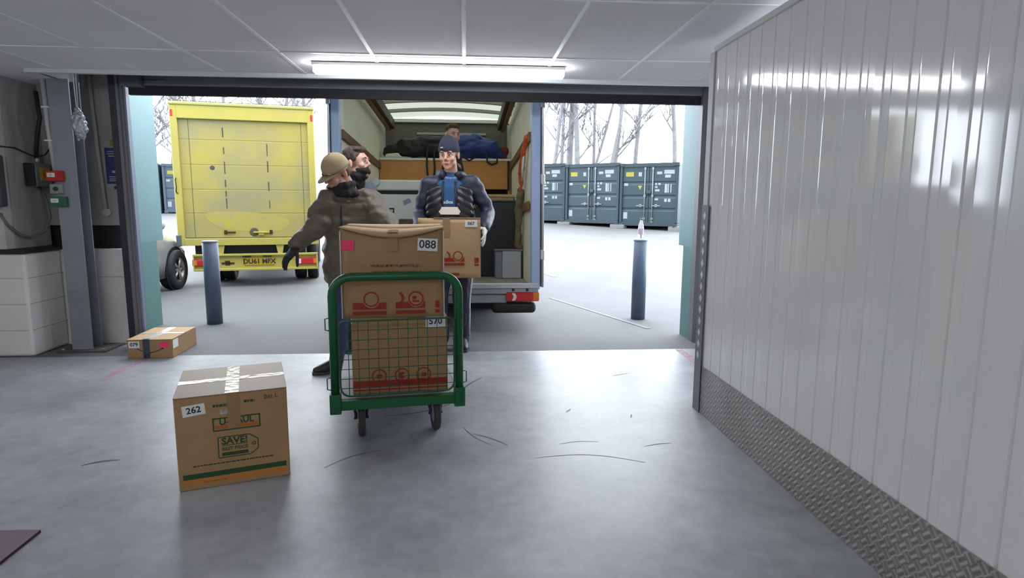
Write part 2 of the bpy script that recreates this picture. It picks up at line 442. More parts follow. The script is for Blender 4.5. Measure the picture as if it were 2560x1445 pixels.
# roller shutter doorway
dr = MB().bb((-2.97, 5.50, 0), (-2.905, 5.69, 2.5)).build('door_1', FRAME); struct(dr)
MB().bb((2.19, 5.50, 0), (2.40, 5.62, 2.5)).build('door_post', FRAME, dr)
gm = MB(); gm.bb((-2.905, 5.48, 0), (-2.885, 5.60, 2.4)); gm.bb((-2.885, 5.50, 0), (-2.865, 5.58, 2.36)); gm.build('guide_rail', GUIDE, dr)
MB().bb((-2.865, 5.52, 0), (-2.845, 5.57, 2.36)).build('guide_rail', mk('guide_blue', (.20, .23, .32), .4), dr)
gm = MB(); gm.bb((2.125, 5.48, 0), (2.165, 5.58, 2.36)); gm.bb((2.165, 5.50, 0), (2.19, 5.6, 2.4)); gm.build('guide_rail', GUIDE, dr)
hb = MB()
hb.bb((-2.825, 5.50, 2.255), (2.14, 5.58, 2.36), SHUT, bev=.012, seg=3)
hb.build('bottom_bar', SHUT, dr)
MB().bb((-2.825, 5.53, 2.18), (2.14, 5.57, 2.26)).build('rubber_seal', mk('seal', (.018, .016, .022), .7), dr)
MB().bb((-2.97, 5.60, 2.36), (2.4, 5.70, 2.85)).build('shutter_curtain', FRAME, dr)
MB().bb((-2.83, 5.40, 2.235), (-2.68, 5.53, 2.33), bev=.006).build('safety_edge_box', mk('box_grey', (.10, .10, .11), .5), dr)
MB().tube([(-2.68, 5.48, 2.285), (-2.5, 5.48, 2.29)], .008).build('safety_edge_cable', GUIDE, dr)

# partition of glossy white boards on the right, chequer plate kick strip
pw = MB()
edges = [3.60, 3.455, 3.32, 3.175, 3.045, 2.907, 2.772, 2.637, 2.506, 2.370, 2.238, 2.108, 1.978, 1.843, 1.713, 1.59]
while edges[-1] > -4.4: edges.append(edges[-1] - .1335)
prof = []
for i in range(len(edges) - 1):
    a, b = edges[i], edges[i + 1]
    prof += [(a - .0025, .011), (a - .006, .0008), (a - (a - b) * .30, .0005 + .0002 * math.sin(i * 1.7)), (a - (a - b) * .33, .0012), (a - (a - b) * .36, .0005), (a - (a - b) * .62, .0004 + .0003 * math.sin(i * 2.3)), (b + .006, .0008), (b + .0025, .011)]
zs = [0, .6, 1.2, 1.8, 2.175]
pw.loft([[(XP + dx, y, z) for y, dx in prof] for z in zs], cap=False, close=False, smooth=False)
pw.bb((XP + .02, edges[-1], 0), (XP + .09, 3.60, 2.175))
po = pw.build('wall_partition', PANEL, fix=False); struct(po)
MB().bb((XP - .012, -4.5, 2.175), (XP + .1, 3.61, 2.205), bev=.003).build('top_trim', mk('cap_white', (.66, .66, .66), .4), po)
MB().bb((XP - .006, -4.5, 0), (XP - .0015, 3.605, .30)).build('kick_plate', CHEQ, po)
MB().bb((XP - .010, 3.60, 0), (XP + .1, 3.665, 2.175)).build('end_post', mk('cap_grey', (.55, .55, .57), .4), po)
ct = MB(); ct.bb((XP - .014, 3.57, .0), (XP - .0098, 3.668, 1.29)); cto = ct.build('corner_guard', mk('guard_grey', (.22, .22, .25), .5, .4), po)
dm = MB()
for k in range(13):
    z = .36 + k * .072
    dm.prism([(-.022, 0), (0, -.028), (.022, 0), (0, .028)], Matrix.Translation(V((XP - .0145, 3.619, z))) @ Matrix.Rotation(-PI / 2, 4, 'Y') @ Matrix.Rotation(PI / 2, 4, 'Z'), .001)
dm.build('diamond_pattern', mk('guard_pale', (.6, .6, .64), .4), cto)

# ceiling batten
lt = thing('ceiling_light', 'long white strip light glowing on the ceiling above the doorway', 'light', (-.175, 4.62, ZC))
MB().bb((-.905, -.06, -.028), (.905, .06, -.004), bev=.004).build('base', WHITE, lt)
MB().bb((-.90, -.05, -.075), (.90, .05, -.028), bev=.012, seg=3).build('diffuser', mk('tube_glow', (.9, .9, .9), .4, emit=(.95, .97, 1.0), es=20), lt)
for xx, yy, lab in ((-.8, .1, 'in line with the first, nearest behind the camera'), (-.8, -2.9, 'at the far end of the corridor'), (-3.4, 2.2, 'over the left bay of the corridor, nearer the doorway'), (-4.1, -1.6, 'over the left bay of the corridor, further back')):
    # out-of-view copies of the batten, added to brighten the inside
    c = copy_tree(lt); c.location = (xx, yy, ZC)
    c['label'] = 'unseen fill strip light added ' + lab

# steel column beside the doorway
co = thing('steel_column', 'galvanised steel H column standing on a base plate left of the doorway', 'column', (-3.325, 5.50, 0))
cb_ = MB(); cb_.bb((-.085, -.075, .015), (.085, -.063, ZC)); cb_.bb((-.085, .063, .015), (.085, .075, ZC)); cb_.bb((-.006, -.063, .015), (.006, .063, ZC)); cb_.build('shaft', STEEL, co)
bpm = MB().bb((-.17, -.15, 0), (.23, .16, .015)); bpm.build('base_plate', mk('rusty_plate', (.13, .115, .11), .7, .2, var=.4, vs=9), co)
bl = MB()
for x in (-.14, .19): bl.lathe([(.014, 0), (.014, .014)], (x, -.11, .0145), n=6)
bl.build('bolt', STEEL, co)

def signbox(name, label, c, m, lab):
    t = thing(name, label, 'call point', c)
    MB().bb((-.066, -.045, -.042), (.066, 0, .042), bev=.004).build('housing', m, t)
    sticker(t, front(-.02, -.0455, .008), .062, .034, WHITEP, lab, .012, name='white_label', bold=0)
    return t
signbox('alarm_call_point', 'red alarm box with white label fixed to the steel column', (-3.40, 5.43, 1.495), RED, 'FIRE')
signbox('door_release', 'green release box with white label below the red box on the column', (-3.39, 5.43, 1.285), GREENP, 'EXIT')
t = thing('push_button', 'small grey box with round dark green button between red and green boxes', 'button', (-3.40, 5.43, 1.39))
MB().bb((-.05, -.03, -.04), (.05, 0, .04), bev=.004).build('housing', mk('btn_grey', (.28, .28, .27), .5), t)
MB().lathe([(.018, 0), (.018, .012), (.012, .018)], (0, -.03, 0), Matrix.Rotation(PI / 2, 3, 'X'), n=16).build('button', mk('btn_green', (.01, .05, .03), .4), t)

# electrical things on the left wall
t = thing('conduit', 'white plastic conduit pipe running down from the ceiling to the red box', 'pipe', (-3.45, 5.46, 0))
MB().tube([(-.005, 0, ZC), (0, 0, 1.9), (.03, -.01, 1.535)], .019, n=12).build('pipe', mk('conduit_w', (.55, .55, .55), .4), t)
for z in (2.05, 1.78): MB().bb((-.028, -.025, z), (.08, .025, z + .012)).build('clip', WHITE, t)
t = thing('conduit', 'grey white conduit with round end box on the dark wall right of the column', 'pipe', (-3.2, 5.72, 0))
MB().tube([(-.05, 0, 2.5), (-.03, 0, 1.9), (.0, 0, 1.22)], .016, n=10).build('pipe', mk('conduit_g', (.36, .35, .33), .5), t)
MB().lathe([(.036, 0), (.036, .03), (.03, .036)], (0, .03, 1.19), Matrix.Rotation(PI / 2, 3, 'X'), n=18).build('end_box', mk('conduit_box', (.42, .41, .40), .5), t)
t = thing('isolator_switch', 'grey isolator box with red and yellow rotary switch, cables above and below', 'switch', (-3.70, 5.60, 1.52))
MB().bb((0, -.10, -.11), (.09, .10, .09), bev=.008).build('housing', mk('iso_grey', (.17, .17, .16), .5), t)
MB().bb((.005, -.118, -.105), (.085, -.10, .085), bev=.004).build('dark_side', BLACK, t)  # black slab on the box side nearest the camera
MB().bb((.09, -.05, -.06), (.094, .07, .05)).build('yellow_plate', mk('iso_yellow', (.5, .32, .02), .5), t)
MB().lathe([(.032, 0), (.032, .02), (.02, .024)], (.094, .02, -.005), Matrix.Rotation(PI / 2, 3, 'Y'), n=16).build('rotary_knob', RED, t)
MB().lathe([(.018, 0), (.018, .05)], (.045, 0, .088), n=10).build('cable_gland', ALU, t)
t = MB()
t.tube([(-3.66, 5.60, 1.65), (-3.64, 5.58, 1.72), (-3.60, 5.55, 1.84), (-3.56, 5.54, 1.98), (-3.58, 5.56, 2.10), (-3.61, 5.6, 2.20)], .017, n=8)
tag(t.build('cable', BLACK), 'thick black cable bending up from the isolator box to the ceiling', 'cable')
t = MB(); t.tube([(-3.72, 5.2, 1.72), (-3.69, 5.4, 1.72), (-3.66, 5.5, 1.68), (-3.65, 5.58, 1.66), (-3.60, 5.62, 1.68), (-3.56, 5.66, 1.76), (-3.56, 5.68, 1.9)], .006, n=6)
tag(t.build('cable', BLACK), 'thin dark cable looping along the wall above the isolator box', 'cable')
t = MB(); t.tube([(-3.66, 5.60, 1.41), (-3.60, 5.58, 1.30), (-3.57, 5.56, 1.15), (-3.60, 5.52, 1.03), (-3.65, 5.42, .985), (-3.68, 5.34, 1.01), (-3.70, 5.24, 1.10), (-3.72, 5.20, 1.19)], .012, n=8)
tag(t.build('cable', mk('cable_grey', (.12, .12, .12), .4)), 'grey cable hanging in a loop below the isolator box', 'cable')
t = thing('electric_box', 'dark grey electric box at the left edge of the photo above the ledge', 'electric box', (-3.665, 5.22, 1.46))
MB().bb((-.5, -.09, -.22), (.012, 0, .19), bev=.02, seg=3).build('housing', mk('heater_dark', (.06, .06, .065), .5), t)
MB().bb((-.45, -.096, -.19), (-.04, -.089, .16), bev=.003).build('front_cover', BLACK, t)

t = thing('wall_notice', 'dark blue notice with small white writing on wall beside doorway', 'sign', (-3.10, 5.745, 1.60))
MB().bb((-.075, -.008, -.155), (.075, 0, .155)).build('board', mk('notice_blue', (.012, .022, .13), .5), t)
n_ = MB(); M_ = front(0, -.0085, 0)
for i, (y, w) in enumerate([(.12, .1), (.10, .11), (.08, .09), (-.10, .11), (-.118, .10), (-.134, .11)]): rect(n_, M_, -w / 2, y, w / 2, y + .007)
rect(n_, M_, -.025, -.062, .025, -.04)
n_.build('printed_lines', mk('notice_white', (.42, .43, .47), .6), t)
t = MB().bb((-.055, -.03, -.025), (.055, 0, .025), bev=.005); o = t.build('yellow_box', mk('box_yellow', (.30, .25, .02), .5)); tag(o, 'small yellow box on the wall above the blue notice', 'box', loc=(-3.06, 5.745, 1.80))
t = MB().lathe([(.016, 0), (.016, .02)], (0, 0, 0), Matrix.Rotation(PI / 2, 3, 'X'), n=12); o = t.build('wall_button', INK); tag(o, 'tiny round black fitting on the wall below the blue notice', 'fitting', loc=(-3.10, 5.75, 1.41))
# bundle of wrapped silver cord hanging by the column
t = thing('cord_bundle', 'crumpled silver bundle hanging on cords in front of the column', 'bundle', (-3.13, 5.33, 1.91))
bm = bmesh.new(); chain(bm, [((0, 0, .11), .022), ((0, 0, .03), .05), ((.008, 0, -.04), .052), ((.012, 0, -.09), .03)])
caps(bm, (-.01, 0, -.09), (-.012, 0, -.13), .014, .008); caps(bm, (.03, 0, -.09), (.034, 0, -.12), .012, .008)
fuse(bm, 'wrapped_bundle', mk('foil', (.45, .48, .52), .35, .6, bump=.6, bs=40), t, .006, 1, lambda c: .012 * noise.noise(c * 45) + .006 * noise.noise(c * 90))
MB().tube([(-.02, 0, ZC + .3 - 1.91), (-.005, 0, .12)], .004, n=6).build('cord', WHITE, t)
MB().tube([(.01, .01, ZC + .3 - 1.91), (.005, 0, .12)], .003, n=6).build('cord', WHITE, t)

# ------------------------------------------------------------------ boxes
# big numbered box on the floor
t = thing('cardboard_box', 'large brown removal box numbered 262 alone on the floor at left', 'box', (-1.288, 2.680, 0), R(19))
w_, d_, h_ = .47, .49, .436
MB().bb((0, 0, 0), (w_, d_, h_ - .004), CARD, bev=.004).build('body', CARD, t)
f_ = MB(); f_.bb((-.001, -.001, h_ - .004), (w_ + .001, d_ / 2 - .002, h_), bev=.0015); f_.build('flap', CARDG, t)
f_ = MB(); f_.bb((-.001, d_ / 2 + .002, h_ - .004), (w_ + .001, d_ + .001, h_), bev=.0015); f_.build('flap', CARDG, t)
f_ = MB(); f_.bb((0.0, d_ / 2 - .028, h_), (w_, d_ / 2 + .028, h_ + .0012)); f_.bb((w_ / 2 - .028, 0, h_ + .0012), (w_ / 2 + .03, d_, h_ + .002)); f_.build('clear_tape', CLEAR, t)
f_ = MB(); f_.bb((w_ / 2 - .022, -.0016, h_ - .165), (w_ / 2 + .032, -.0002, h_ + .001)); f_.build('tape_strip', TAPE, t)
sticker(t, front(.078, -.0005, h_ - .062, R(5)), .092, .05, WHITEP, '262', .040)
P = MB(); M_ = front(0, -.0003, 0)
def lines(mb, M, x0, x1, y, th, m, dash=None):
    x = x0
    while x < x1:
        e = min(x1, x + (random.uniform(.6, 1.6) * dash if dash else x1 - x)); rect(mb, M, x, y, e, y + th, m=m); x = e + (dash * .25 if dash else 1)
lines(P, M_, .155, .222, h_ - .060, .012, GREENINK, .012); lines(P, M_, .285, .33, h_ - .052, .012, GREENINK, .012)
rect(P, M_, .018, .052, w_ - .016, .076, m=GREENINK)
rect(P, M_, .018, .022, w_ - .016, .050, m=mk('orange_pale', lin(188, 122, 58), .75))
lines(P, M_, .06, w_ - .07, .108, .006, GREENINK, .014)
# logo plate, hidden in the middle by tape
lx0, lx1, ly0, ly1 = .150, .350, .262, .325
for a in ((lx0, ly0, lx1, ly0 + .006), (lx0, ly1 - .006, lx1, ly1), (lx0, ly0, lx0 + .006, ly1), (lx1 - .006, ly0, lx1, ly1)): rect(P, M_, *a, m=GREENINK)
rect(P, M_, lx0 + .01, ly0 + .010, lx1 - .01, ly0 + .026, m=ORANGEINK)
# price tag mark
tg = [(.168, .135), (.30, .135), (.335, .158), (.335, .205), (.30, .232), (.168, .232)]
for i in range(len(tg)):
    a, b = V(tg[i]), V(tg[(i + 1) % len(tg)]); dd = (b - a).normalized(); nn = V((-dd.y, dd.x)) * .0022
    P.prism([tuple(a - nn), tuple(b - nn), tuple(b + nn), tuple(a + nn)], M_ @ Matrix.Rotation(0, 4, 'Z'), .0006, GREENINK)
ringp(P, M_, .318, .185, .005, .009, m=GREENINK, n=14)
rect(P, M_, .182, .190, .292, .193, m=GREENINK); rect(P, M_, .182, .142, .292, .158, m=GREENINK)
lines(P, M_, .10, .20, .03, .004, GREENINK, .01)
P.build('printed_marks', GREENINK, t)
text('lettering', 'U-HAUL', .040, front((lx0 + lx1) / 2, -.0006, ly0 + .041), GREENINK, t, bold=.0012)
text('lettering', 'SAVE!', .044, front(.237, -.0006, .210), GREENINK, t, bold=.0014)
text('lettering', 'BEST PRICE', .022, front(.237, -.0006, .174), GREENINK, t, bold=.0005)
o = MB(); ringp(o, front(.20, -.0006, h_ - .085), 0, 0, 0, .011, n=16); rect(o, front(.20, -.0006, h_ - .085), -.016, -.011, .016, .011); o.build('hand_hole', mk('hole_pale', lin(196, 186, 176), .7), t)
text('lettering', 'Bat L', .03, front(w_ - .07, -.0006, h_ - .035, R(2)), mk('pen_red', lin(90, 50, 40), .7), t)

# flat parcel by the doorway
t = thing('cardboard_box', 'flat brown parcel with black tape on the floor beside left door post', 'box', (-2.790, 5.12, 0), R(2.5))
w_, d_, h_ = .355, .50, .158
MB().bb((0, 0, 0), (w_, d_, h_), CARD, bev=.004).build('body', CARD, t)
f_ = MB(); f_.bb((-.001, -.004, h_), (w_ + .001, d_ / 2 - .001, h_ + .003)); f_.build('flap', CARD2, t)
f_ = MB(); f_.bb((-.001, d_ / 2 + .001, h_), (w_ + .001, d_, h_ + .003)); f_.build('flap', CARD2, t)
f_ = MB(); f_.bb((.125, -.0052, .006), (.175, -.004, h_ + .003)); f_.bb((.125, -.005, h_ + .003), (.175, .03, h_ + .0042)); f_.build('black_tape', mk('printed_tape', (.025, .027, .035), .3, var=.5, vs=60, col2=(.06, .08, .11)), t)
f_ = MB(); f_.bb((.13, .03, h_ + .003), (.19, d_, h_ + .0042)); f_.bb((0, d_ / 2 - .025, h_ + .0042), (w_, d_ / 2 + .025, h_ + .005)); f_.build('clear_tape', CLEAR, t)
sticker(t, front(.055, -.0005, h_ - .04), .085, .055, WHITEP, '079', .042)
sticker(t, front(.29, -.0005, h_ - .045), .072, .048, PINK, name='pink_label')
Ms = Matrix.Translation(V((w_ + .0003, .06, h_ - .045))) @ Matrix.Rotation(PI / 2, 4, 'Z') @ Matrix.Rotation(PI / 2, 4, 'X')
sticker(t, Ms, .10, .07, WHITEP, name='address_label')
P = MB(); M_ = front(0, -.0004, 0)
pts = [(.075 + .2 * k / 14, .085 - .035 * math.sin(PI * k / 14)) for k in range(15)]
for a, b in zip(pts, pts[1:]): P.prism([(a[0], a[1] - .004), (b[0], b[1] - .004), (b[0], b[1] + .003), (a[0], a[1] + .003)], M_, .0006)
P.prism([(.285, .092), (.262, .088), (.282, .072)], M_, .0006)
P.build('printed_arrow', INK, t)

# ------------------------------------------------------------------ trolley
TY = R(8.5)
tr = thing('platform_trolley', 'green platform trolley with wire mesh end loaded with two boxes', 'trolley', (-.372, 3.27, 0), TY)
TW, TL, TZ = .335, 1.05, .235
fr = MB(); r_ = .023; cz = .905 - .10
pts = [(-TW, 0, .19)] + [(-TW, 0, cz)] + arc((-TW + .10, 0, cz), .10, PI, PI / 2, 6)[1:] + arc((TW - .10, 0, cz), .10, PI / 2, 0, 6) + [(TW, 0, .19)]
fr.tube(pts, r_, n=12); fr.build('push_handle', TROL, tr)
for x in (-TW, TW): MB().bb((x - .03, -.028, .165), (x + .03, .028, .275), bev=.004).build('handle_socket', TROL, tr)
ff = MB(); ff.bb((-TW + .02, -.02, TZ - .052), (TW - .02, .02, TZ)); ff.bb((-TW + .02, TL - .03, TZ - .045), (TW - .02, TL, TZ + .012)); ff.bb((-TW, 0, TZ - .045), (-TW + .03, TL, TZ - .002)); ff.bb((TW - .03, 0, TZ - .045), (TW, TL, TZ - .002)); ff.build('chassis', TROL, tr)
MB().bb((-TW + .005, .02, TZ - .012), (TW - .005, TL - .03, TZ + .002)).build('deck', DECK, tr)
wp = MB(); x0, x1, z0, z1 = -TW + .03, TW - .03, .262, .672
fp = [(x0, -.02, z0 + .05), (x0, -.02, z1 - .03)] + arc((x0 + .03, -.02, z1 - .03), .03, PI, PI / 2, 4)[1:] + arc((x1 - .03, -.02, z1 - .03), .03, PI / 2, 0, 4) + [(x1, -.02, z0 + .05)] + arc((x1 - .05, -.02, z0 + .05), .05, 0, -PI / 2, 4)[1:] + arc((x0 + .05, -.02, z0 + .05), .05, -PI / 2, -PI, 4)
wp.tube(fp[:-1], .0055, n=6, closed=True)
k = x0 + .045
while k < x1 - .01: wp.tube([(k, -.02, z0), (k, -.02, z1)], .0022, n=5); k += .0525
k = z0 + .045
while k < z1 - .01: wp.tube([(x0, -.0235, k), (x1, -.0235, k)], .0022, n=5); k += .0525
wp.build('mesh_panel', WIRE, tr)
for sx in (-1, 1):
    for z in (.655, .33):
        xx = sx * (TW + .018)
        MB().tube([(xx, 0, z + .035), (xx + sx * .022, 0, z + .03), (xx + sx * .022, 0, z - .03), (xx, 0, z - .035)], .0035, n=6).build('side_hook', WIRE, tr)
for sx in (-1, 1):
    for yy, sw in ((.10, R(4)), (TL - .16, R(12))):
        cx = sx * .207
        c_ = MB(); fm = Matrix.Translation(V((cx, yy, 0))) @ Matrix.Rotation(sw, 4, 'Z')
        def P_(x, y, z): return fm @ V((x, y, z))
        c_.prism([(-.05, -.05), (.05, -.05), (.05, .05), (-.05, .05)], fm @ Matrix.Translation(V((0, 0, TZ - .052))), .007)
        for s2 in (-1, 1): c_.tube([P_(s2 * .045, .02, TZ - .055), P_(s2 * .03, -.005, .13), P_(s2 * .027, -.01, .1)], .009, n=6)
        c_.tube([P_(-.04, -.01, .1), P_(.04, -.01, .1)], .008, n=8)
        ca = c_.build('caster', FORK, tr)
        MB().lathe([(.06, -.017), (.088, -.019), (.098, -.012), (.1, 0), (.098, .012), (.088, .019), (.06, .017), (.06, -.017)], P_(0, -.01, .1), Matrix.Rotation(sw, 3, 'Z') @ Matrix.Rotation(PI / 2, 3, 'Y'), n=28, cap=False).build('tyre', mk('tyre_grey', (.05, .048, .045), .7), ca)
        MB().lathe([(.012, -.022), (.058, -.014), (.06, 0), (.058, .014), (.012, .022)], P_(0, -.01, .1), Matrix.Rotation(sw, 3, 'Z') @ Matrix.Rotation(PI / 2, 3, 'Y'), n=18).build('hub', ALU, ca)

def soft_box(w, d, h, sag, bulge, m, parent, name='body', nx=12, ny=8, nz=8):
    """closed carton whose top sags in the middle and whose faces bow"""
    mb = MB(); bm = mb.bm
    bmesh.ops.create_cube(bm, size=1, matrix=Matrix.Translation(V((.5, .5, .5))))
    bmesh.ops.subdivide_edges(bm, edges=bm.edges[:], cuts=11, use_grid_fill=True)
    for v in bm.verts:
        x, y, z = v.co
        bx = math.sin(PI * x); by = math.sin(PI * y); bz = math.sin(PI * min(1, z))
        X = w * x + (bulge * bz * by * (1 if x > .5 else -1) if x in (0, 1) else 0)
        Y = d * y + (bulge * bz * bx * (1 if y > .5 else -1) if y < .001 or y > .999 else 0)
        k = max(0, (z - .6) / .4) ** 2
        front_sag = sag * bx * (1 - y) * k * 1.1
        Z = h * z - front_sag - sag * .4 * bx * by * k
        v.co = V((X, Y, Z))
    for f in bm.faces: f.smooth = True
    o = mb.build(name, m, parent)
    return o
# lower box on the trolley, number 570
lb = thing('cardboard_box', 'brown box numbered 570 on the trolley behind the wire mesh', 'box', (-.372 - .252, 3.27 + .015, TZ + .002), TY - R(1))
w_, d_, h_ = .525, .46, .430
MB().bb((0, 0.03, 0), (w_, d_, h_), CARD, bev=.004).build('body', CARD, lb)
MB().bb((.0, .0285, h_ - .03), (.006, d_, h_)).build('edge_tape', CLEAR, lb)
sticker(lb, front(w_ - .065, .0290, h_ - .03), .11, .068, WHITEP, '570', .05)
P = MB(); M_ = front(0, .0293, 0)
rect(P, M_, .003, .035, w_ - .003, .075, m=REDINK); rect(P, M_, .003, .018, w_ - .003, .026, m=REDINK)
for i, x in enumerate((.145, .27, .39)):
    ringp(P, M_, x, .098, .034, .042, m=REDINK)
    if i == 1: ringp(P, M_, x, .098, 0, .02, R(40), R(330), m=REDINK)
    else: rect(P, M_, x - .014, .085, x + .016, .108, m=REDINK)
P.build('printed_marks', REDINK, lb)
# upper box, number 088
ub = thing('cardboard_box', 'tall brown box numbered 088 stacked on top of the trolley load', 'box', (-.372 - .298, 3.27 + .045, TZ + .002 + .431), TY - R(4))
w_, d_, h_ = .548, .50, .485
soft_box(w_, d_, h_, .035, .006, CARD, ub)
fm_ = MB(); N = 14
rings = []
for k in range(N + 1):   # drooping front flap edge
    u = k / N; x = -.006 + (w_ + .012) * u; s_ = math.sin(PI * u)
    rings.append([(x, -.012 - .008 * s_, h_ + .008 - .036 * s_ - .018 * s_), (x, -.008, h_ + .012 - .034 * s_), (x, d_ * .5, h_ + .010 - .018 * s_), (x, d_ * .5, h_ + .006 - .018 * s_), (x, -.004, h_ + .007 - .036 * s_)])
fm_.loft(rings, CARD2); fm_.build('flap', CARD2, ub)
fm_ = MB(); rings = []
for k in range(N + 1):
    u = k / N; x = -.004 + (w_ + .008) * u; s_ = math.sin(PI * u)
    rings.append([(x, d_ * .5 + .002, h_ + .010 - .018 * s_), (x, d_ + .004, h_ + .012 - .004 * s_), (x, d_ + .004, h_ + .006 - .004 * s_), (x, d_ * .5 + .002, h_ + .005 - .018 * s_)])
fm_.loft(rings, CARD2); fm_.build('flap', CARD2, ub)
fm_ = MB(); rings = []
for k in range(7):
    u = k / 6; y = -.016 + u * d_ ; zz = h_ - .028 + .012 * u + .012
    rings.append([(w_ / 2 - .025, y, zz), (w_ / 2 + .03, y, zz), (w_ / 2 + .03, y, zz - .003), (w_ / 2 - .025, y, zz - .003)])
fm_.loft(rings, smooth=False); fm_.bb((w_ / 2 - .025, -.0105, h_ - .12), (w_ / 2 + .03, -.0085, h_ - .03)); fm_.build('tape_strip', TAPE, ub)
for x in (-.004, w_ - .002): MB().bb((x, -.003, .0), (x + .006, .03, h_ - .01)).build('edge_tape', CLEAR, ub)
sticker(ub, front(w_ - .085, -.0065, h_ - .085, R(-3)), .108, .068, WHITEP, '088', .062)
sticker(ub, front(.038, -.0045, h_ - .085, R(-3)), .066, .053, PINK, name='pink_label')
P = MB(); M_ = front(0, -.0062, 0)
rect(P, M_, .055, .048, .235, .085, m=REDINK); rect(P, M_, .055, .018, .235, .038, m=REDINK)
rect(P, M_, .285, .052, .445, .086, m=REDINK); rect(P, M_, .285, .020, .445, .040, m=REDINK)
rect(P, M_, .50, .052, .525, .09, m=REDINK); rect(P, M_, .50, .024, .525, .042, m=REDINK)
ringp(P, M_, .155, .098, .0, .044, m=CARD, d=.0009); ringp(P, M_, .155, .104, .034, .042, m=REDINK, d=.0012)
ringp(P, M_, .29, .108, .028, .042, R(-65), R(60), m=REDINK, d=.0012)
ringp(P, M_, .395, .098, .0, .042, m=CARD, d=.0009); ringp(P, M_, .395, .104, .033, .042, m=REDINK, d=.0012)
rect(P, M_, .376, .084, .414, .096, m=REDINK, d=.0012); rect(P, M_, .376, .100, .398, .118, m=REDINK, d=.0012)
P.build('printed_marks', REDINK, ub)
pen = mk('faint_pen', lin(92, 74, 54), .7)
P = MB(); M_ = front(.15, -.0078, h_ - .205)
random.seed(5)
for row, (xx0, xx1) in enumerate([(.0, .26), (.015, .27)]):
    x = xx0
    while x < xx1:
        l_ = random.uniform(.012, .03)
        for q in range(3): P.prism([(x + q * l_ / 3, -.036 * row + random.uniform(-.004, .004)), (x + q * l_ / 3 + .009, -.036 * row + random.uniform(0, .012)), (x + q * l_ / 3 + .009, -.036 * row + .014), (x + q * l_ / 3 + .006, -.036 * row + .014)], M_, .0006)
        x += l_ + .006
P.build('handwriting', pen, ub)

# box carried by the man in the cap of wool
cbx = thing('cardboard_box', 'pale brown box carried in front of the man with the knitted hat', 'box', (-.372, 4.80, .702), R(1.5), rot=(R(-3), 0, R(1.5)))
w_, d_, h_ = .490, .33, .475
soft_box(w_, d_, h_, .006, .004, CARD2, cbx)
MB().bb((w_ / 2 - .05, -.0052, h_ * .68), (w_ / 2 + .005, -.004, h_)).build('tape_strip', TAPE, cbx)
MB().bb((w_ / 2 - .05, -.002, h_ - .004), (w_ / 2 + .005, d_, h_ + .001)).build('tape_strip', CLEAR, cbx)
MB().bb((.12, -.003, h_ - .004), (w_, d_, h_ + .0015)).build('flap', CARD2, cbx)
sticker(cbx, front(w_ - .075, -.004, h_ - .045), .098, .054, WHITEP, '067', .036)
sticker(cbx, front(.022, -.003, h_ - .085), .045, .04, PINK, name='pink_label')
P = MB(); M_ = front(0, -.0052, 0)
rect(P, M_, .18, .13, .36, .16, m=REDINK); rect(P, M_, .18, .10, .36, .118, m=REDINK); rect(P, M_, .44, .12, .475, .16, m=REDINK); rect(P, M_, .44, .095, .475, .11, m=REDINK)
ringp(P, M_, .31, .17, 0, .04, m=CARD2, d=.001); ringp(P, M_, .31, .175, .03, .039, m=REDINK, d=.0014); ringp(P, M_, .21, .175, .03, .04, R(-70), R(70), m=REDINK, d=.0014)
rect(P, M_, .2, .02, .32, .04, m=REDINK); ringp(P, M_, .13, h_ - .06, 0, .016, m=mk('smudge', lin(120, 88, 60), .7))
P.build('printed_marks', REDINK, cbx)

# board edge at the lower left corner
o = MB().prism([(-1.677, 2.372), (-1.672, 2.05), (-2.6, 2.05), (-2.6, 2.385), (-1.84, 2.379)], Matrix.Translation(V((0, 0, .0))), .012, mk('mat_top', lin(112, 98, 108), .6, var=.15, vs=4)).build('floor_board', MATS['mat_top'])
o.data.materials.append(mk('mat_edge', lin(66, 40, 44), .7)); 
for p in o.data.polygons:
    if abs(p.normal.z) < .5: p.material_index = 1
tag(o, 'thin dull purple board lying on the floor at the lower left corner', 'board')

# ------------------------------------------------------------------ outside: bollards, bottle
def bollard(label, x, y, h):
    t = thing('bollard', label, 'bollard', (x, y, 0), group='bollards outside the doorway')
    MB().lathe([(.078, 0), (.078, h - .004)], n=28).build('sleeve', BOLL, t)
    MB().lathe([(.078, h - .004), (.080, h + .002), (.078, h + .012), (.06, h + .016)], n=28).build('cap', mk('cap_light', (.22, .223, .235), .4), t)
    return t
bollard('blue grey bollard in front of the yellow truck', -2.675, 6.60, .87)
bollard('blue grey bollard with a plastic bottle standing on it', 1.94, 6.65, .885)
t = thing('plastic_bottle', 'clear plastic bottle with pink label standing on the right bollard', 'bottle', (1.94, 6.65, .901))
MB().lathe([(.030, 0), (.032, .01), (.031, .07), (.032, .12), (.026, .16), (.014, .195), (.0125, .215)], n=20).build('bottle_body', mk('pet', (.85, .86, .90), .08, trans=.75, spec=.6), t)
MB().lathe([(.0335, .055), (.0335, .115)], n=20, cap=False).build('label_band', mk('pink_band', lin(226, 190, 205), .4), t)
MB().lathe([(.0135, .212), (.0135, .230)], n=14).build('bottle_cap', mk('cap_dark', (.12, .12, .14), .4), t)

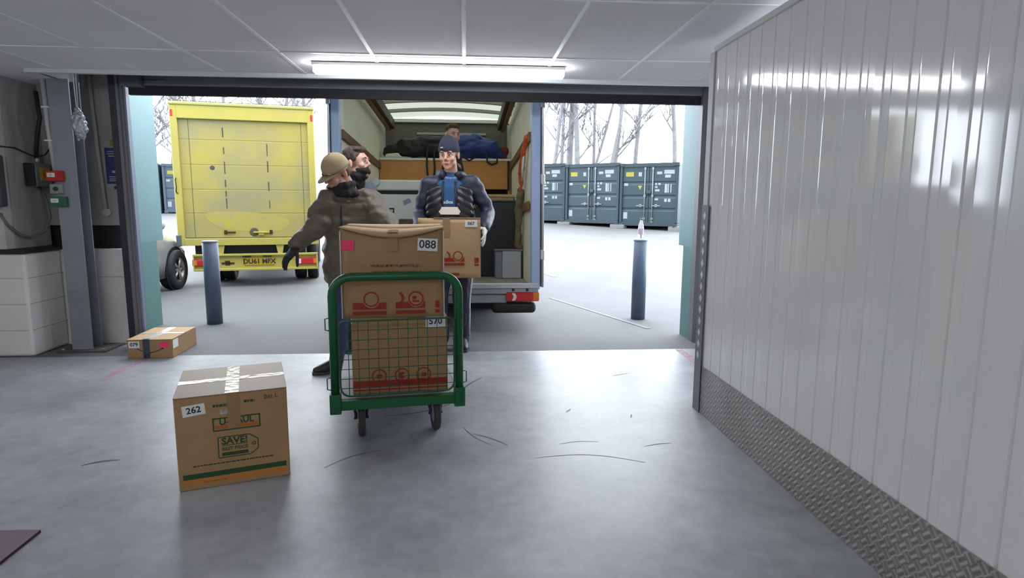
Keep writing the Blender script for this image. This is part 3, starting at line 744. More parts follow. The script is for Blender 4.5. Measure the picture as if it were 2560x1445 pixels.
# ------------------------------------------------------------------ yellow box truck
yt = thing('box_truck', 'faded yellow box truck parked with its roller door shut facing the doorway', 'truck', (-3.26, 9.50, 0), R(11.5))
X0, X1, Z0, Z1, LN = -.985, .985, .735, 2.71, 2.7
b = MB()
b.bb((X0, .06, Z0), (X1, LN, Z1 - .04), YEL, bev=.02)
bo = b.build('box_body', YEL, yt)
b = MB(); b.bb((X0, 0, Z0 - .10), (X0 + .095, .09, Z1 - .05), bev=.008); b.bb((X1 - .095, 0, Z0 - .10), (X1, .09, Z1 - .05), bev=.008)
b.bb((X0 + .09, 0, 2.475), (X1 - .09, .09, Z1 - .05), bev=.004); b.bb((X0 + .09, 0, Z0 - .10), (X1 - .09, .09, Z0 + .005), bev=.004)
b.build('rear_frame', YEL, yt)
MB().bb((X0 - .01, -.02, Z1 - .05), (X1 + .01, .1, Z1), bev=.012).build('roof_edge', mk('yellow_pale', ol(220, 214, 128, .8), .5), yt)
MB().bb((X0, -.006, Z1 + .0), (X1, .09, Z1 + .008)).build('roof_seal', INK, yt)
b = MB()
xi0, xi1 = X0 + .095, X1 - .095
zz = [Z0, 1.11, 1.46, 1.82, 2.18, 2.475]
for a, c in zip(zz, zz[1:]): b.bb((xi0, .055, a + .006), (xi1, .064, c - .006), bev=.003)
rd = b.build('roller_door', YELD, yt)
b = MB(); b.bb((xi0, .062, Z0), (xi1, .066, 2.475)); b.build('door_joint', mk('joint_dark', ol(110, 104, 80), .8), rd)
b = MB()
for x, w in ((xi0 + .13, .006), (xi1 - .10, .006)): b.bb((x, .0535, Z0), (x + w, .0555, 2.47))
b.build('track_line', mk('track', ol(120, 112, 84), .7), rd)
b = MB(); random.seed(3)
for x in (-.30, .30):
    z = 1.0
    while z < 2.25:
        l_ = random.uniform(.08, .2); b.bb((x - .007 - random.uniform(0, .006), .0542, z), (x + .007, .0552, z + l_), GRIME); z += l_ + random.uniform(.02, .16)
b.bb((xi0, .0538, Z0 + .004), (xi1, .0552, Z0 + .02), GRIME)
b.lathe([(.035, 0), (.03, .002)], (-.47, .0545, 1.78), Matrix.Rotation(PI / 2, 3, 'X'), mk('smudge_dark', lin(80, 76, 70), .8), n=10)
b.lathe([(.07, 0), (.06, .002)], (.06, .0545, .83), Matrix.Rotation(PI / 2, 3, 'X'), GRIME, n=10)
b.build('grime_marks', GRIME, rd)
b = MB()  # cleaner patch wiped on the lower panels
pts = []
for k in range(28):
    a = 2 * PI * k / 28; pts.append((-.02 + (.58 + .05 * math.sin(3 * a)) * math.cos(a), .985 + (.17 + .03 * math.sin(2 * a + 1)) * math.sin(a) - .06 * math.cos(a)))
b.prism(pts, front(0, .0544, 0), .0005); b.build('wiped_patch', mk('yellow_wiped', ol(234, 214, 86, .76), .5, var=.5, vs=7, col2=ol(220, 204, 124, .76)), rd)
for x in (-.34, .30): MB().bb((x - .02, .035, .80), (x + .02, .056, .86), bev=.003).build('latch_bracket', RUST, rd)
MB().bb((-.32, .03, .82), (-.2, .056, .84), bev=.004).build('door_latch', RUST, rd)
b = MB(); b.bb((.05, .02, .815), (.28, .05, .838), YELC, bev=.005); b.bb((.12, .03, .785), (.2, .056, .82), YEL); b.build('door_handle', YELC, rd)
MB().tube([(X0 + .035, -.004, 1.62), (X0 + .03, -.03, 1.6), (X0 + .04, -.035, 1.5), (X0 + .03, -.03, 1.42), (X0 + .045, -.004, 1.4)], .008, n=6).build('grab_handle', BLACK, yt)
for x in (X0 + .03, X1 - .03): MB().bb((x - .018, -.008, 2.50), (x + .018, .004, 2.59), bev=.004).build('marker_lamp', LRED, yt)
MB().bb((X0 - .02, -.015, Z0 - .11), (X0 + .05, .06, Z0 + .06), bev=.01).build('corner_buffer', mk('buffer', (.10, .12, .15), .6), yt)
b = MB(); b.bb((X0 + .2, .12, .46), (X1 - .2, LN, .64), BLACK); b.bb((-.5, .5, .25), (.5, 1.4, .46), BLACK, bev=.08); b.build('chassis', BLACK, yt)
for x in (-.42, .42):
    MB().prism([(-.06, .64), (.06, .64), (.035, .51), (.015, .50), (-.015, .50), (-.035, .51)], front(x, .05, 0), .03, YEL).build('bracket', YEL, yt)
lb_ = MB(); lb_.bb((-.80, -.01, .475), (X1 - .02, .06, .505), bev=.004); lb_.bb((-.80, -.01, .25), (X1 - .02, .06, .285), bev=.004); lb_.bb((-.80, .03, .28), (X1 - .02, .06, .48)); lb_.bb((X1 - .04, -.01, .27), (X1 - .02, .06, .49)); lb_.bb((-.80, -.01, .27), (-.785, .06, .49))
lbo = lb_.build('bumper', YEL, yt)
r_ = MB(); r_.bb((-.42, .026, .345), (-.24, .0305, .375), RUST); r_.bb((-.37, .026, .33), (-.3, .0305, .40), RUST); r_.build('rust_patch', RUST, lbo)
pl = MB().bb((-.10, .018, .325), (.33, .03, .44), bev=.004).build('number_plate', PLATE, yt)
text('lettering', 'DU61 MFX', .098, front(.115, .0172, .382), INK, pl, bold=.0035)
for s_, x in ((1, .80), (-1, -.65)):
    l_ = MB(); l_.bb((x - .165, -.005, .325), (x + .165, .03, .43), LRED, bev=.02, seg=3)
    lo = l_.build('tail_lamp', LRED, yt)
    MB().bb((x - s_ * .10 - .03, -.009, .34), (x - s_ * .10 + .02, -.004, .415), bev=.004).build('reverse_lens', LWHT, lo)
    MB().bb((x + s_ * .13 - .03, -.009, .34), (x + s_ * .13 + .03, -.004, .415), bev=.004).build('indicator_lens', LORG, lo)
for x in (-.06, .23): MB().bb((x - .06, .0, .455), (x + .06, .03, .475), bev=.003).build('plate_lamp', BLACK, yt)
def wheel(parent, c, r, w, axis='X', rimm=ALU, spokes=0):
    rot = Matrix.Rotation(PI / 2, 3, 'Y')
    ty = MB().lathe([(r * .62, -w / 2), (r * .93, -w / 2), (r, -w * .36), (r, w * .36), (r * .93, w / 2), (r * .62, w / 2), (r * .62, -w / 2)], c, rot, n=32, cap=False).build('wheel', RUBBER, parent)
    h = MB()
    if not spokes: h.lathe([(.04, -w * .3), (r * .6, -w * .4), (r * .63, 0), (r * .6, w * .4), (.04, w * .3)], c, rot, n=24)
    else:
        h.lathe([(r * .56, -w * .42), (r * .66, -w * .5), (r * .66, w * .5), (r * .56, w * .42), (r * .56, -w * .42)], c, rot, n=28, cap=False)
        h.lathe([(.05, -w * .3), (.055, w * .42), (.03, w * .45)], c, rot, n=14)
        for k in range(spokes):
            a = 2 * PI * k / spokes; d = V((0, math.cos(a), math.sin(a)))
            h.tube([V(c) + V((w * .38, 0, 0)), V(c) + V((w * .40, 0, 0)) + d * r * .6], .02, n=6)
    h.build('rim', rimm, ty)
    if spokes: MB().lathe([(r * .55, -w * .1), (r * .55, w * .1)], c, rot, n=20).build('brake_drum', BLACK, ty)
    return ty
for x in (-.62, -.44): wheel(yt, (x, .95, .36), .36, .17)
for x in (.86, .66): wheel(yt, (x, .95, .36), .36, .17)
b = MB(); b.bb((-.9, LN + .1, .5), (.9, LN + 1.5, 1.75), YEL, bev=.12, seg=3); b.build('cab', YEL, yt)
for x in (-.8, .8): wheel(yt, (x, LN + .8, .36), .36, .2)

# ------------------------------------------------------------------ white car by the truck
car = thing('car', 'white hatchback car partly hidden behind the left door pier', 'car', (-4.30, 9.28, 0), R(2))
# cross sections along y (car axis); x<=0 to the left, nearside flank at x~0
def sect(y, hw, zs, zt, top, roofw):
    cx = -.83
    pr = [(hw, .20), (hw + .02, .42), (hw + .015, zs * .8), (hw - .03, zs), (roofw + .04, (zs + zt) / 2 + .02), (roofw, zt - .03), (roofw * .7, zt), (0, zt + .01)]
    L = [(cx + x, y, z) for x, z in pr] + [(cx - x, y, z) for x, z in pr[::-1][1:]]
    return L
car_s = [(.62, .66, .45, .46, 0, .5), (.60, .74, .55, .60, 0, .6), (.45, .80, .66, .72, 0, .66), (.1, .83, .76, .86, 0, .68), (-.35, .84, .82, .95, 0, .66), (-.85, .84, .86, 1.30, 0, .58), (-1.4, .84, .87, 1.42, 0, .57), (-2.4, .84, .88, 1.40, 0, .57), (-2.9, .83, .88, 1.30, 0, .55), (-3.2, .80, .84, .95, 0, .55), (-3.3, .76, .6, .66, 0, .5)]
MB().loft([sect(*q) for q in car_s], CARW).build('body_shell', CARW, car)
MB().prism([(-.55, .90), (-.98, 1.30), (-2.6, 1.30), (-2.9, .92)], Matrix.Translation(V((.005 - .03, 0, 0))) @ Matrix.Rotation(PI / 2, 4, 'Z') @ Matrix.Rotation(PI / 2, 4, 'X') , .01, GLASS).build('side_window', GLASS, car)
MB().lathe([(.33, 0), (.33, .012)], (.022, 0, .30), Matrix.Rotation(PI / 2, 3, 'Y'), n=32).build('wheel_arch', BLACK, car)
wheel(car, (-.01, 0, .29), .29, .2, rimm=mk('alloy_grey', (.35, .33, .31), .35, .7), spokes=5)
wheel(car, (-.08, -2.5, .29), .29, .2, rimm=MATS['alloy_grey'], spokes=5)
wheel(car, (-1.58, 0, .29), .29, .2); wheel(car, (-1.58, -2.5, .29), .29, .2)
bm = bmesh.new(); ell(bm, (.09, -.62, .96), (.10, .05, .075)); caps(bm, (-.02, -.6, .93), (.06, -.62, .95), .025, .03)
fuse(bm, 'wing_mirror', mk('mirror_grey', (.38, .37, .37), .35), car, .012, 2)
MB().bb((-1.6, -3.2, .16), (-.03, .5, .25), bev=.03).build('sill', BLACK, car)

# ------------------------------------------------------------------ Luton van with its rear open
VO = V((-.304, 6.08, .477)); VP_ = R(-3.4)
VM = Matrix.Translation(VO) @ Matrix.Rotation(VP_, 4, 'X')
def inv(name, label, cat, p, group=None, rz=0.):   # something standing in the load space: p in load-space coordinates
    t = thing(name, label, cat, VM @ V(p), group=group, rot=(VP_, 0, rz)); return t
vn = thing('box_van', 'white removal van backed up to the doorway with its rear wide open', 'van', VO, rot=(VP_, 0, 0))
XL, XR, VD, VH = -.915, .965, 3.3, 2.26
b = MB(); b.bb((XL - .06, .02, -.0), (XL - .012, VD + .05, VH)); b.bb((XR + .012, .02, 0), (XR + .06, VD + .05, VH)); b.bb((XL - .06, VD + .012, 0), (XR + .06, VD + .06, VH)); b.build('outer_panel', VANW, vn)
MB().bb((XL - .012, .03, 0), (XL, VD, VH)).build('side_lining', VANIN, vn); MB().bb((XR, .03, 0), (XR + .012, VD, VH)).build('side_lining', VANIN, vn)
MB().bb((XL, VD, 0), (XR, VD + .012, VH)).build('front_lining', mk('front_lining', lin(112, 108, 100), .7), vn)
MB().bb((XL - .06, 0, -.05), (XR + .06, VD + .06, 0)).build('load_floor', mk('van_floor', lin(150, 146, 132), .6, var=.2, vs=5), vn)
rm = bpy.data.materials.new('translucent_roof'); rm.use_nodes = True
n = rm.node_tree.nodes; n.clear(); l = rm.node_tree.links
ou = n.new('ShaderNodeOutputMaterial'); tr_ = n.new('ShaderNodeBsdfTranslucent'); di = n.new('ShaderNodeBsdfDiffuse'); mx = n.new('ShaderNodeMixShader')
tr_.inputs[0].default_value = (.16, .165, .13, 1); di.inputs[0].default_value = (.45, .46, .40, 1); mx.inputs[0].default_value = .25
l.new(tr_.outputs[0], mx.inputs[1]); l.new(di.outputs[0], mx.inputs[2]); l.new(mx.outputs[0], ou.inputs[0])
def roofz(x): u = (x - .025) / .94; return VH + .05 * (1 - u * u)
b = MB(); xs = [XL - .06 + (XR - XL + .12) * k / 16 for k in range(17)]
b.loft([[(x, y, roofz(x)) for x in xs] for y in (.02, VD + .06)], cap=False, close=False)
b.build('roof_skin', rm, vn)
for y in (.35, .8, 1.25, 1.7, 2.16, 2.74):
    b = MB(); b.loft([[(x, y - .022, roofz(x) - .002) for x in xs] + [(x, y - .022, roofz(x) - .045) for x in xs[::-1]], [(x, y + .022, roofz(x) - .002) for x in xs] + [(x, y + .022, roofz(x) - .045) for x in xs[::-1]]], smooth=False)
    b.build('roof_bow', mk('bow_white', lin(150, 148, 134), .5), vn)
b = MB(); b.bb((XL, VD - .05, 2.20), (XR, VD, 2.25)); b.build('front_rail', mk('rail_pale', lin(222, 222, 210), .5), vn)
for s_, x in ((1, XL), (-1, XR)):   # load rails along the walls
    b = MB(); b.bb((min(x, x + s_ * .03), .06, 1.44), (max(x, x + s_ * .03), VD - .05, 1.53), bev=.004); b.build('load_rail', WOOD, vn)
    b = MB(); b.box(((x + s_ * .10), 1.6, 2.10), (.06, 3.1, .10), WOOD, .004); b.box(((x + s_ * .155), 1.6, 2.14), (.05, 3.1, .13), WOODD, .004); b.build('roof_rail', WOOD, vn)
    MB().bb((min(x, x + s_ * .025), VD - .04, .9), (max(x, x + s_ * .025), VD, 2.18)).build('corner_post', mk('post_pale', lin(196, 198, 190), .5), vn)
MB().bb((-.42, VD - .02, 2.02), (.62, VD, 2.055), bev=.004).build('cross_slat', mk('slat_pale', lin(176, 172, 160), .6), vn)
MB().box((XL + .02, 1.6, .8), (.02, 3.0, .09), WOOD, .004).build('load_rail', WOOD, vn)
MB().box((XR - .02, 1.6, .8), (.02, 3.0, .09), WOOD, .004).build('load_rail', WOOD, vn)
# rear frame, doors folded back along the sides, sill, bumper, lamps
for x0, x1 in ((XL - .075, XL + .01), (XR - .005, XR + .085)): MB().bb((x0, -.03, -.05), (x1, .06, VH + .05), bev=.008).build('rear_post', VANB, vn)
MB().bb((XL - .07, -.03, VH - .04), (XR + .08, .06, VH + .09), bev=.008).build('rear_header', VANB, vn)
for s_, x in ((-1, XL - .075), (1, XR + .085)):
    xa, xb = sorted((x + s_ * .012, x + s_ * .04))
    dr_ = MB().bb((xa, -.01, -.03), (xb, .93, VH + .02), bev=.004).build('rear_door', VANW, vn)
    MB().tube([(x + s_ * .024, -.022, -.02), (x + s_ * .024, -.022, VH)], .013, n=10).build('locking_bar', mk('bar_silver', (.5, .5, .52), .35, .5), dr_)
    for z in (.30, 1.05, 1.80): MB().bb((x + s_ * .024 - .022, -.035, z - .05), (x + s_ * .024 + .022, -.006, z + .05), bev=.006).build('hinge', ALU, dr_)
MB().bb((XL - .06, -.035, -.04), (XR + .07, .03, .012), bev=.006).build('sill_plate', mk('sill_pale', (.5, .5, .49), .4, .4), vn)
MB().bb((XL - .06, -.02, -.095), (XR + .07, .06, -.04), bev=.004).build('rear_beam', VGREY, vn)
MB().bb((XL, -.0, -.19), (XR - .25, .08, -.10), bev=.01).build('bumper', VGREY, vn)
st = MB(); st.bb((XR - .40, .0, -.295), (XR + .05, .12, -.18), bev=.04, seg=3); st.build('bumper_step', BLACK, vn)
st = MB(); st.bb((XL - .05, .0, -.295), (XL + .40, .12, -.18), bev=.04, seg=3); st.build('bumper_step', BLACK, vn)
for s_, x in ((1, .875), (-1, -.825)):
    l_ = MB().bb((x - .17, -.03, -.172), (x + .17, .03, -.075), bev=.016, seg=3).build('tail_lamp', LRED, vn)
    b = MB(); M_ = front(x - s_ * .09, -.0305, -.124)
    b.prism([(-.02 * s_, .04), (.012 * s_, .036), (.026 * s_, .01), (.026 * s_, -.01), (.012 * s_, -.036), (-.02 * s_, -.04), (-.002 * s_, 0)], M_, .003); b.build('reverse_lens', LWHT, l_)
    MB().bb((x + s_ * .135 - .03, -.035, -.165), (x + s_ * .135 + .03, -.028, -.08), bev=.004).build('indicator_lens', LORG, l_)
for x in (.78, .92): MB().lathe([(.014, 0), (.014, .008)], (x, -.018, -.055), Matrix.Rotation(PI / 2, 3, 'X'), n=12).build('grommet', BLACK, vn)
b = MB(); b.bb((-.6, .3, -.28), (.6, VD, -.05)); b.build('chassis', BLACK, vn)
def vanw(x, y):
    p = VM.inverted() @ V((VO.x + x, VO.y + y, .33)); return wheel(vn, p, .33, .2)
for x in (-.72, .78): vanw(x, 1.5)
b = MB(); b.bb((-.9, VD + .1, .2), (.95, VD + 1.9, 1.7), bev=.2, seg=4); b.build('cab', VANW, vn)
for x in (-.72, .78): vanw(x, 4.4)

# load inside the van
sh = inv('van_shelf', 'white topped shelf with ply front across the head of the van', 'shelf', (.025, 2.72, 0))
MB().bb((-.935, -.02, 1.57), (.93, .56, 1.60), bev=.003).build('shelf_top', mk('shelf_white', (.7, .69, .65), .5), sh)
MB().bb((-.93, 0, 1.28), (-.02, .03, 1.57)).build('front_board', PLY, sh)
MB().bb((-.015, 0, 1.17), (.90, .03, 1.57)).build('front_board', PLY, sh)
for x in (-.92, .89): MB().bb((x, .02, 0), (x + .04, .56, 1.57)).build('side_board', PLY, sh)
MB().bb((.88, -.012, 1.15), (.91, .002, 1.58)).build('dark_strap', BLACK, sh)
def bag(name, label, cat, p, blobs, m, seed, amp=.02, strap=None):
    t = inv(name, label, cat, p)
    bm = bmesh.new()
    for s_ in blobs: hull(bm, s_)
    fuse(bm, 'body', m, t, .018, 3, folds(amp, (5, 5, 9), seed))
    if strap:
        for pts in strap: MB().tube(pts, .014, n=6).build('strap', BLACK, t)
    return t
bag('duffel_bag', 'black duffel bag lying on the left of the van shelf', 'bag', (-.40, 2.86, 1.60),
    [[((-.42, 0, .09), .08), ((-.1, 0, .17), .15), ((.35, .02, .19), .17)], [((.1, 0, .20), .15), ((.5, .03, .2), .16)]], mk('bag_black', (.012, .012, .012), .55, bump=.3, bs=22), 3, .03,
    [[(.17, -.10, .2), (.16, -.16, .0), (.16, -.17, -.12), (.17, -.165, -.25)], [(.27, -.10, .2), (.26, -.16, .0), (.27, -.17, -.14), (.26, -.165, -.26)]])
bag('duffel_bag', 'blue holdall lying on the right of the van shelf behind the knitted hat', 'bag', (.46, 2.86, 1.60),
    [[((-.32, 0, .18), .17), ((0, 0, .2), .17), ((.2, 0, .17), .15), ((.32, 0, .10), .09)]], mk('bag_blue', lin(40, 62, 130), .45, bump=.3, bs=20), 8, .035,
    [[(-.3, -.15, .1), (-.2, -.17, .03), (-.1, -.16, -.03), (.02, -.15, .04)], [(.14, -.14, .06), (.16, -.17, -.05), (.22, -.17, -.085), (.29, -.17, -.06), (.31, -.14, .05)]])
bag('bag', 'dark red bundle at the right end of the van shelf beside the blue holdall', 'bag', (.87, 2.86, 1.60), [[((0, 0, .15), .07), ((-.02, .02, .08), .07)], [((-.06, 0, .1), .06), ((-.02, 0, .05), .05)]], mk('bag_red', lin(120, 24, 34), .6), 5, .02)
bag('pillow', 'crumpled off white cloth poking out beneath the black duffel bag', 'cloth', (-.72, 2.76, 1.60), [[((-.08, 0, .035), .035), ((.06, 0, .045), .045)], [((.05, 0, .02), .02), ((.26, .02, .015), .015)]], mk('cloth_white', lin(222, 218, 202), .8), 2, .012)
fc = inv('flight_case', 'white flight case with black band and handle inside the van', 'case', (-.45, 2.10, 0))
MB().bb((-.43, 0, 0), (.45, .6, 1.05), bev=.012).build('case_body', mk('case_white', (.85, .86, .88), .4), fc)
MB().bb((-.43, 0, 1.09), (.45, .6, 1.235), bev=.02).build('case_lid', MATS['case_white'], fc)
MB().bb((-.425, .006, 1.045), (.445, .595, 1.095)).build('black_band', BLACK, fc)
hn = MB(); hn.bb((-.30, -.006, .79), (-.19, .0, .865)); hn.build('handle_recess', BLACK, fc)
MB().bb((-.285, -.012, .815), (-.205, -.004, .845), bev=.004).build('handle', WHITE, fc)
MB().box((-.02, -.003, .95), (.10, .004, .06), None, 0, Matrix.Rotation(R(-25), 3, 'Y')).build('blue_sticker', mk('stk_blue', lin(150, 168, 200), .5), fc)
b = MB(); b.bb((-.13, -.016, .44), (.09, 0, .72), bev=.01); b.build('brown_tag', mk('tag_brown', lin(112, 98, 84), .6, var=.3, vs=12), fc)
MB().lathe([(.05, 0), (.055, .03), (.05, .05)], (-.42, -.01, 1.2), Matrix.Rotation(PI / 2, 3, 'X'), n=12).build('corner_cap', ALU, fc)
t = inv('wooden_chest', 'tan wooden chest under the right half of the van shelf', 'chest', (.62, 2.15, 0))
MB().bb((-.26, 0, 0), (.335, .54, 1.02), bev=.006).build('body', mk('chest_tan', lin(196, 166, 128), .6, var=.1, vs=3), t)
MB().bb((-.27, -.015, 1.02), (.345, .55, 1.055), bev=.004).build('lid', mk('chest_lid', lin(214, 180, 136), .6), t)
t = inv('black_panel', 'large flat black board standing upright on the right inside the van', 'panel', (.60, 1.30, 0))
MB().bb((-.34, 0, 0), (.35, .07, .91), bev=.01).build('board', mk('board_black', (.014, .014, .018), .5, var=.3, vs=3), t)
MB().bb((-.345, -.005, .905), (.355, .075, .925), bev=.003).build('top_edge', mk('board_edge', (.03, .03, .032), .5), t)
t = inv('plastic_crate', 'grey plastic crate on the van floor in front of the black board', 'crate', (.80, .84, 0))
MB().bb((-.08, 0, 0), (.14, .34, .33), bev=.012).build('body', mk('crate_grey', lin(168, 170, 176), .5), t)
MB().bb((-.16, .02, 0), (-.078, .35, .33), bev=.008).build('side_wall', mk('crate_dark', lin(120, 122, 130), .5), t)
MB().bb((-.17, -.008, .322), (.15, .355, .34), bev=.004).build('rim', mk('crate_rim', lin(110, 112, 116), .5), t)
bm = bmesh.new(); chain(bm, [((0, 0, 0), .03), ((-.01, .2, -.15), .035), ((-.01, .45, -.35), .035), ((-.01, .5, -.5), .02)])
o = thing('ratchet_strap', 'orange strap hanging from the rail on the right wall of the van', 'strap', VM @ V((.925, .2, 1.50)), rot=(VP_, 0, 0))
fuse(bm, 'webbing', mk('strap_orange', lin(206, 88, 40), .6), o, .012, 2, folds(.012, (14, 14, 14)))
b = MB(); b.tube([(0, .12, -.02), (-.01, .25, -.28), (0, .4, -.4)], .014, m=WHITE, n=6); b.build('rope', WHITE, o)
bm = bmesh.new(); chain(bm, [((0, 0, 0), .045), ((.0, .06, -.2), .06), ((-.01, .1, -.4), .045), ((0, .15, -.62), .05)])
o = thing('blanket', 'brown furry blanket hanging low on the right wall of the van', 'blanket', VM @ V((.915, .75, 1.0)), rot=(VP_, 0, 0))
fuse(bm, 'cloth', mk('blanket_brown', lin(132, 116, 88), .9, var=.4, vs=14), o, .014, 2, folds(.02, (12, 12, 12)))

# ------------------------------------------------------------------ storage containers
def container(label, p0, p1, z, h=2.45, blue=False, group='green storage containers across the yard'):
    """front end runs from p0 (left) to p1 (right) as seen from the doorway"""
    p0, p1 = V(p0), V(p1); d = p1 - p0; w = d.length - .04; a = math.atan2(d.y, d.x)
    t = thing('storage_container', label, 'container', ((p0.x + p1.x) / 2, (p0.y + p1.y) / 2, z), a, group=group)
    m1, m2 = (CONTB, CONTB) if blue else (CONT, CONT2)
    b = MB(); b.bb((-w / 2, .10, .02), (w / 2, 5.9, h - .02)); b.build('body', m1, t)
    b = MB()
    b.bb((-w / 2, 0, .0), (-w / 2 + .10, .14, h)); b.bb((w / 2 - .10, 0, 0), (w / 2, .14, h)); b.bb((-w / 2, 0, h - .14), (w / 2, .14, h)); b.bb((-w / 2, 0, .04), (w / 2, .14, .17))
    b.build('end_frame', m2, t)
    for x in (-w / 2 + .08, w / 2 - .08):
        for zz in (.06, h - .06): MB().box((x, .06, zz), (.18, .18, .13), None, .01).build('corner_casting', m2, t)
    for s_ in (-1, 1):
        dx0, dx1 = sorted((s_ * .012, s_ * (w / 2 - .10)))
        dd = MB(); n_ = [(.17, .06), (.60, .06), (.64, .085), (.70, .085), (.74, .06), (1.10, .06), (1.14, .085), (1.20, .085), (1.24, .06), (1.62, .06), (1.66, .085), (1.72, .085), (1.76, .06), (h - .14, .06)]
        dd.loft([[(dx0, y, zz), (dx1, y, zz), (dx1, .10, zz), (dx0, .10, zz)] for zz, y in n_], smooth=False)
        do = dd.build('door', m1, t)
        xb = s_ * .155
        rb = MB(); rb.tube([(xb, .03, .12), (xb, .03, h - .06)], .022, n=8)
        for zz in (.18, .32, h - .2, h - .1, 1.2): rb.bb((xb - .04, .015, zz - .04), (xb + .04, .06, zz + .04))
        rb.build('locking_bar', RODM, do)
        hb_ = MB(); hb_.bb((min(xb, xb + s_ * .32), .005, .80), (max(xb, xb + s_ * .32), .03, .835)); hb_.box((xb + s_ * .16, .02, .82), (.10, .03, .11), None, .01); hb_.build('door_handle', RODM, do)
        M_ = front(0, .0585, 0)
        if s_ < 0:
            s1 = MB(); rect(s1, M_, -w / 2 + .22, h - .50, -w / 2 + .54, h - .33, .002); s1.build('yellow_label', mk('yellow_label', ol(232, 222, 90), .5), do)
            for q in ((-.43, h - .50, -.30, h - .34), (-w / 2 + .15, h - .86, -w / 2 + .32, h - .76), (-w / 2 + .15, .30, -w / 2 + .32, .56)):
                s1 = MB(); rect(s1, M_, *q, .002); s1.build('pale_label', mk('pale_label', ol(225, 232, 240), .5), do)
            s1 = MB(); s1.prism([(-.44, h - .86), (-.28, h - .86), (-.36, h - 1.02)], M_, .002); s1.build('warning_triangle', MATS['yellow_label'], do)
        else:
            s1 = MB(); random.seed(11)
            for (x0, x1, y0, y1) in [(.30, .50, h - .43, h - .33), (.58, .98, h - .42, h - .27), (.62, .84, h - .56, h - .45), (.24, .32, h - .84, h - .76), (.36, .46, h - .84, h - .76), (.24, .34, h - .95, h - .88), (.24, .42, h - 1.08, h - 1.0),
                                     (.62, .72, h - 1.13, h - .80), (.74, .78, h - 1.13, h - .80), (.84, .88, h - 1.13, h - .80), (.24, .38, h - 1.42, h - 1.35), (.62, .72, h - 1.48, h - 1.36), (.76, .86, h - 1.48, h - 1.36)]:
                rect(s1, M_, x0, y0, x1, y1, .002)
            s1.build('white_marking', MATS['pale_label'], do)
    lk = MB().box((0, .03, 1.33), (.2, .09, .14), None, .03); lk.build('lock_box', m2, t)
    return t
P0, P1, P2, P3 = (2.15, 27.3), (4.2, 25.8), (6.1, 24.1), (8.05, 22.75)
container('green storage container beside the rear of the van, leftmost of the right row', P0, P1, .49)
container('green storage container in the middle of the right row', P1, P2, .43)
container('green storage container behind the bollard with the bottle', P2, P3, .375)
def packing(p, z0, z1):
    t = MB().box((p[0], p[1], (z0 + z1) / 2), (.62, .3, z1 - z0), None, .02, Matrix.Rotation(math.atan2(-1.7, 1.9), 3, 'Z')).build('packing_block', mk('block_pale', (.19, .187, .183), .8))
    return t
for i, (p, z1, lab) in enumerate([(P1, .44, 'pale concrete block under the joint of the left and middle containers'), (P2, .385, 'pale concrete block under the joint of the middle and right containers'), (P3, .36, 'pale concrete block under the right end of the container row')]):
    q = (p[0] + .03, p[1] + .12); tag(packing(q, yz(q[1]) - .02, z1 + .055), lab, 'block', group='blocks under the containers')
container('blue grey container seen between the left door pier and the yellow truck', (-14.85, 31.5), (-12.5, 31.9), .68, 2.4, True, group='containers behind the yellow truck')
container('green container half hidden behind the left door pier in the distance', (-17.3, 31.4), (-14.95, 31.5), .68, 2.4, group='containers behind the yellow truck')

# ------------------------------------------------------------------ bare trees
def tree(x, y, z, h, r, lean, seed, label, fork=.35, nb=9, group='bare winter trees beyond the containers', twigs=4):
    rnd = random.Random(seed)
    t = thing('bare_tree', label, 'tree', (x, y, z), group=group)
    def limb(mb, p, d, ln, r0, depth, n):
        r0 = max(r0, .028); pts = [V(p)]; rs = [r0]; d = V(d).normalized(); segs = 5
        for k in range(segs):
            d = (d + V((rnd.uniform(-.12, .12), rnd.uniform(-.12, .12), rnd.uniform(.0, .12)))).normalized()
            pts.append(pts[-1] + d * ln / segs); rs.append(max(.019, r0 * (1 - .75 * (k + 1) / segs)))
        mb.tube(pts, rs, n=n, cap=False)
        if depth:
            for k in range(twigs):
                i = rnd.randint(1, segs - 1); a = rnd.uniform(0, 2 * PI)
                dd = (d * 1.2 + V((math.cos(a), math.sin(a), rnd.uniform(-.1, .6)))).normalized()
                limb(mb, pts[i], dd, ln * rnd.uniform(.35, .6), rs[i] * .55, depth - 1, 4)
    tk = MB(); pts = [V((0, 0, -.3))]; d = V((lean, 0, 1)).normalized(); rs = [r]
    for k in range(10):
        d = (d + V((rnd.uniform(-.03, .03), rnd.uniform(-.03, .03), 0))).normalized(); pts.append(pts[-1] + d * h / 10); rs.append(r * (1 - .75 * (k + 1) / 10))
    tk.tube(pts, rs, n=8); tk.build('trunk', BARK, t)
    br = MB()
    for k in range(nb):
        i = rnd.randint(2, 9); a = rnd.uniform(0, 2 * PI)
        limb(br, pts[i].lerp(pts[i + 1], rnd.random()), (math.cos(a) * .8, math.sin(a) * .8, rnd.uniform(.4, 1.2)), rnd.uniform(1.5, 3.4) * (1 - i * .04), rs[i] * .42, 2, 5)
    br.build('branches', BARK, t)
    return t
spec = [(4.3, .10, .13, 'slim bare tree leaning right just beside the van rear'), (5.0, .09, .05, 'slim bare tree with crossing branches left of the thick trunk'), (5.55, .17, .01, 'thickest bare trunk above the left container of the right row'),
        (5.95, .13, .0, 'bare trunk standing close to the right of the thickest trunk'), (6.1, .07, .28, 'thin bare tree slanting strongly right beside the trunk pair'), (6.85, .08, .06, 'bare tree with slim double stem behind the middle container'), (7.05, .08, .18, 'bare tree slanting right above the middle container'),
        (7.65, .10, .12, 'bare tree with knotty leaning stem near the middle container joint'), (9.2, .115, -.01, 'single straight bare trunk above the right container'), (11.15, .12, .0, 'straight bare trunk next to the right teal pier')]
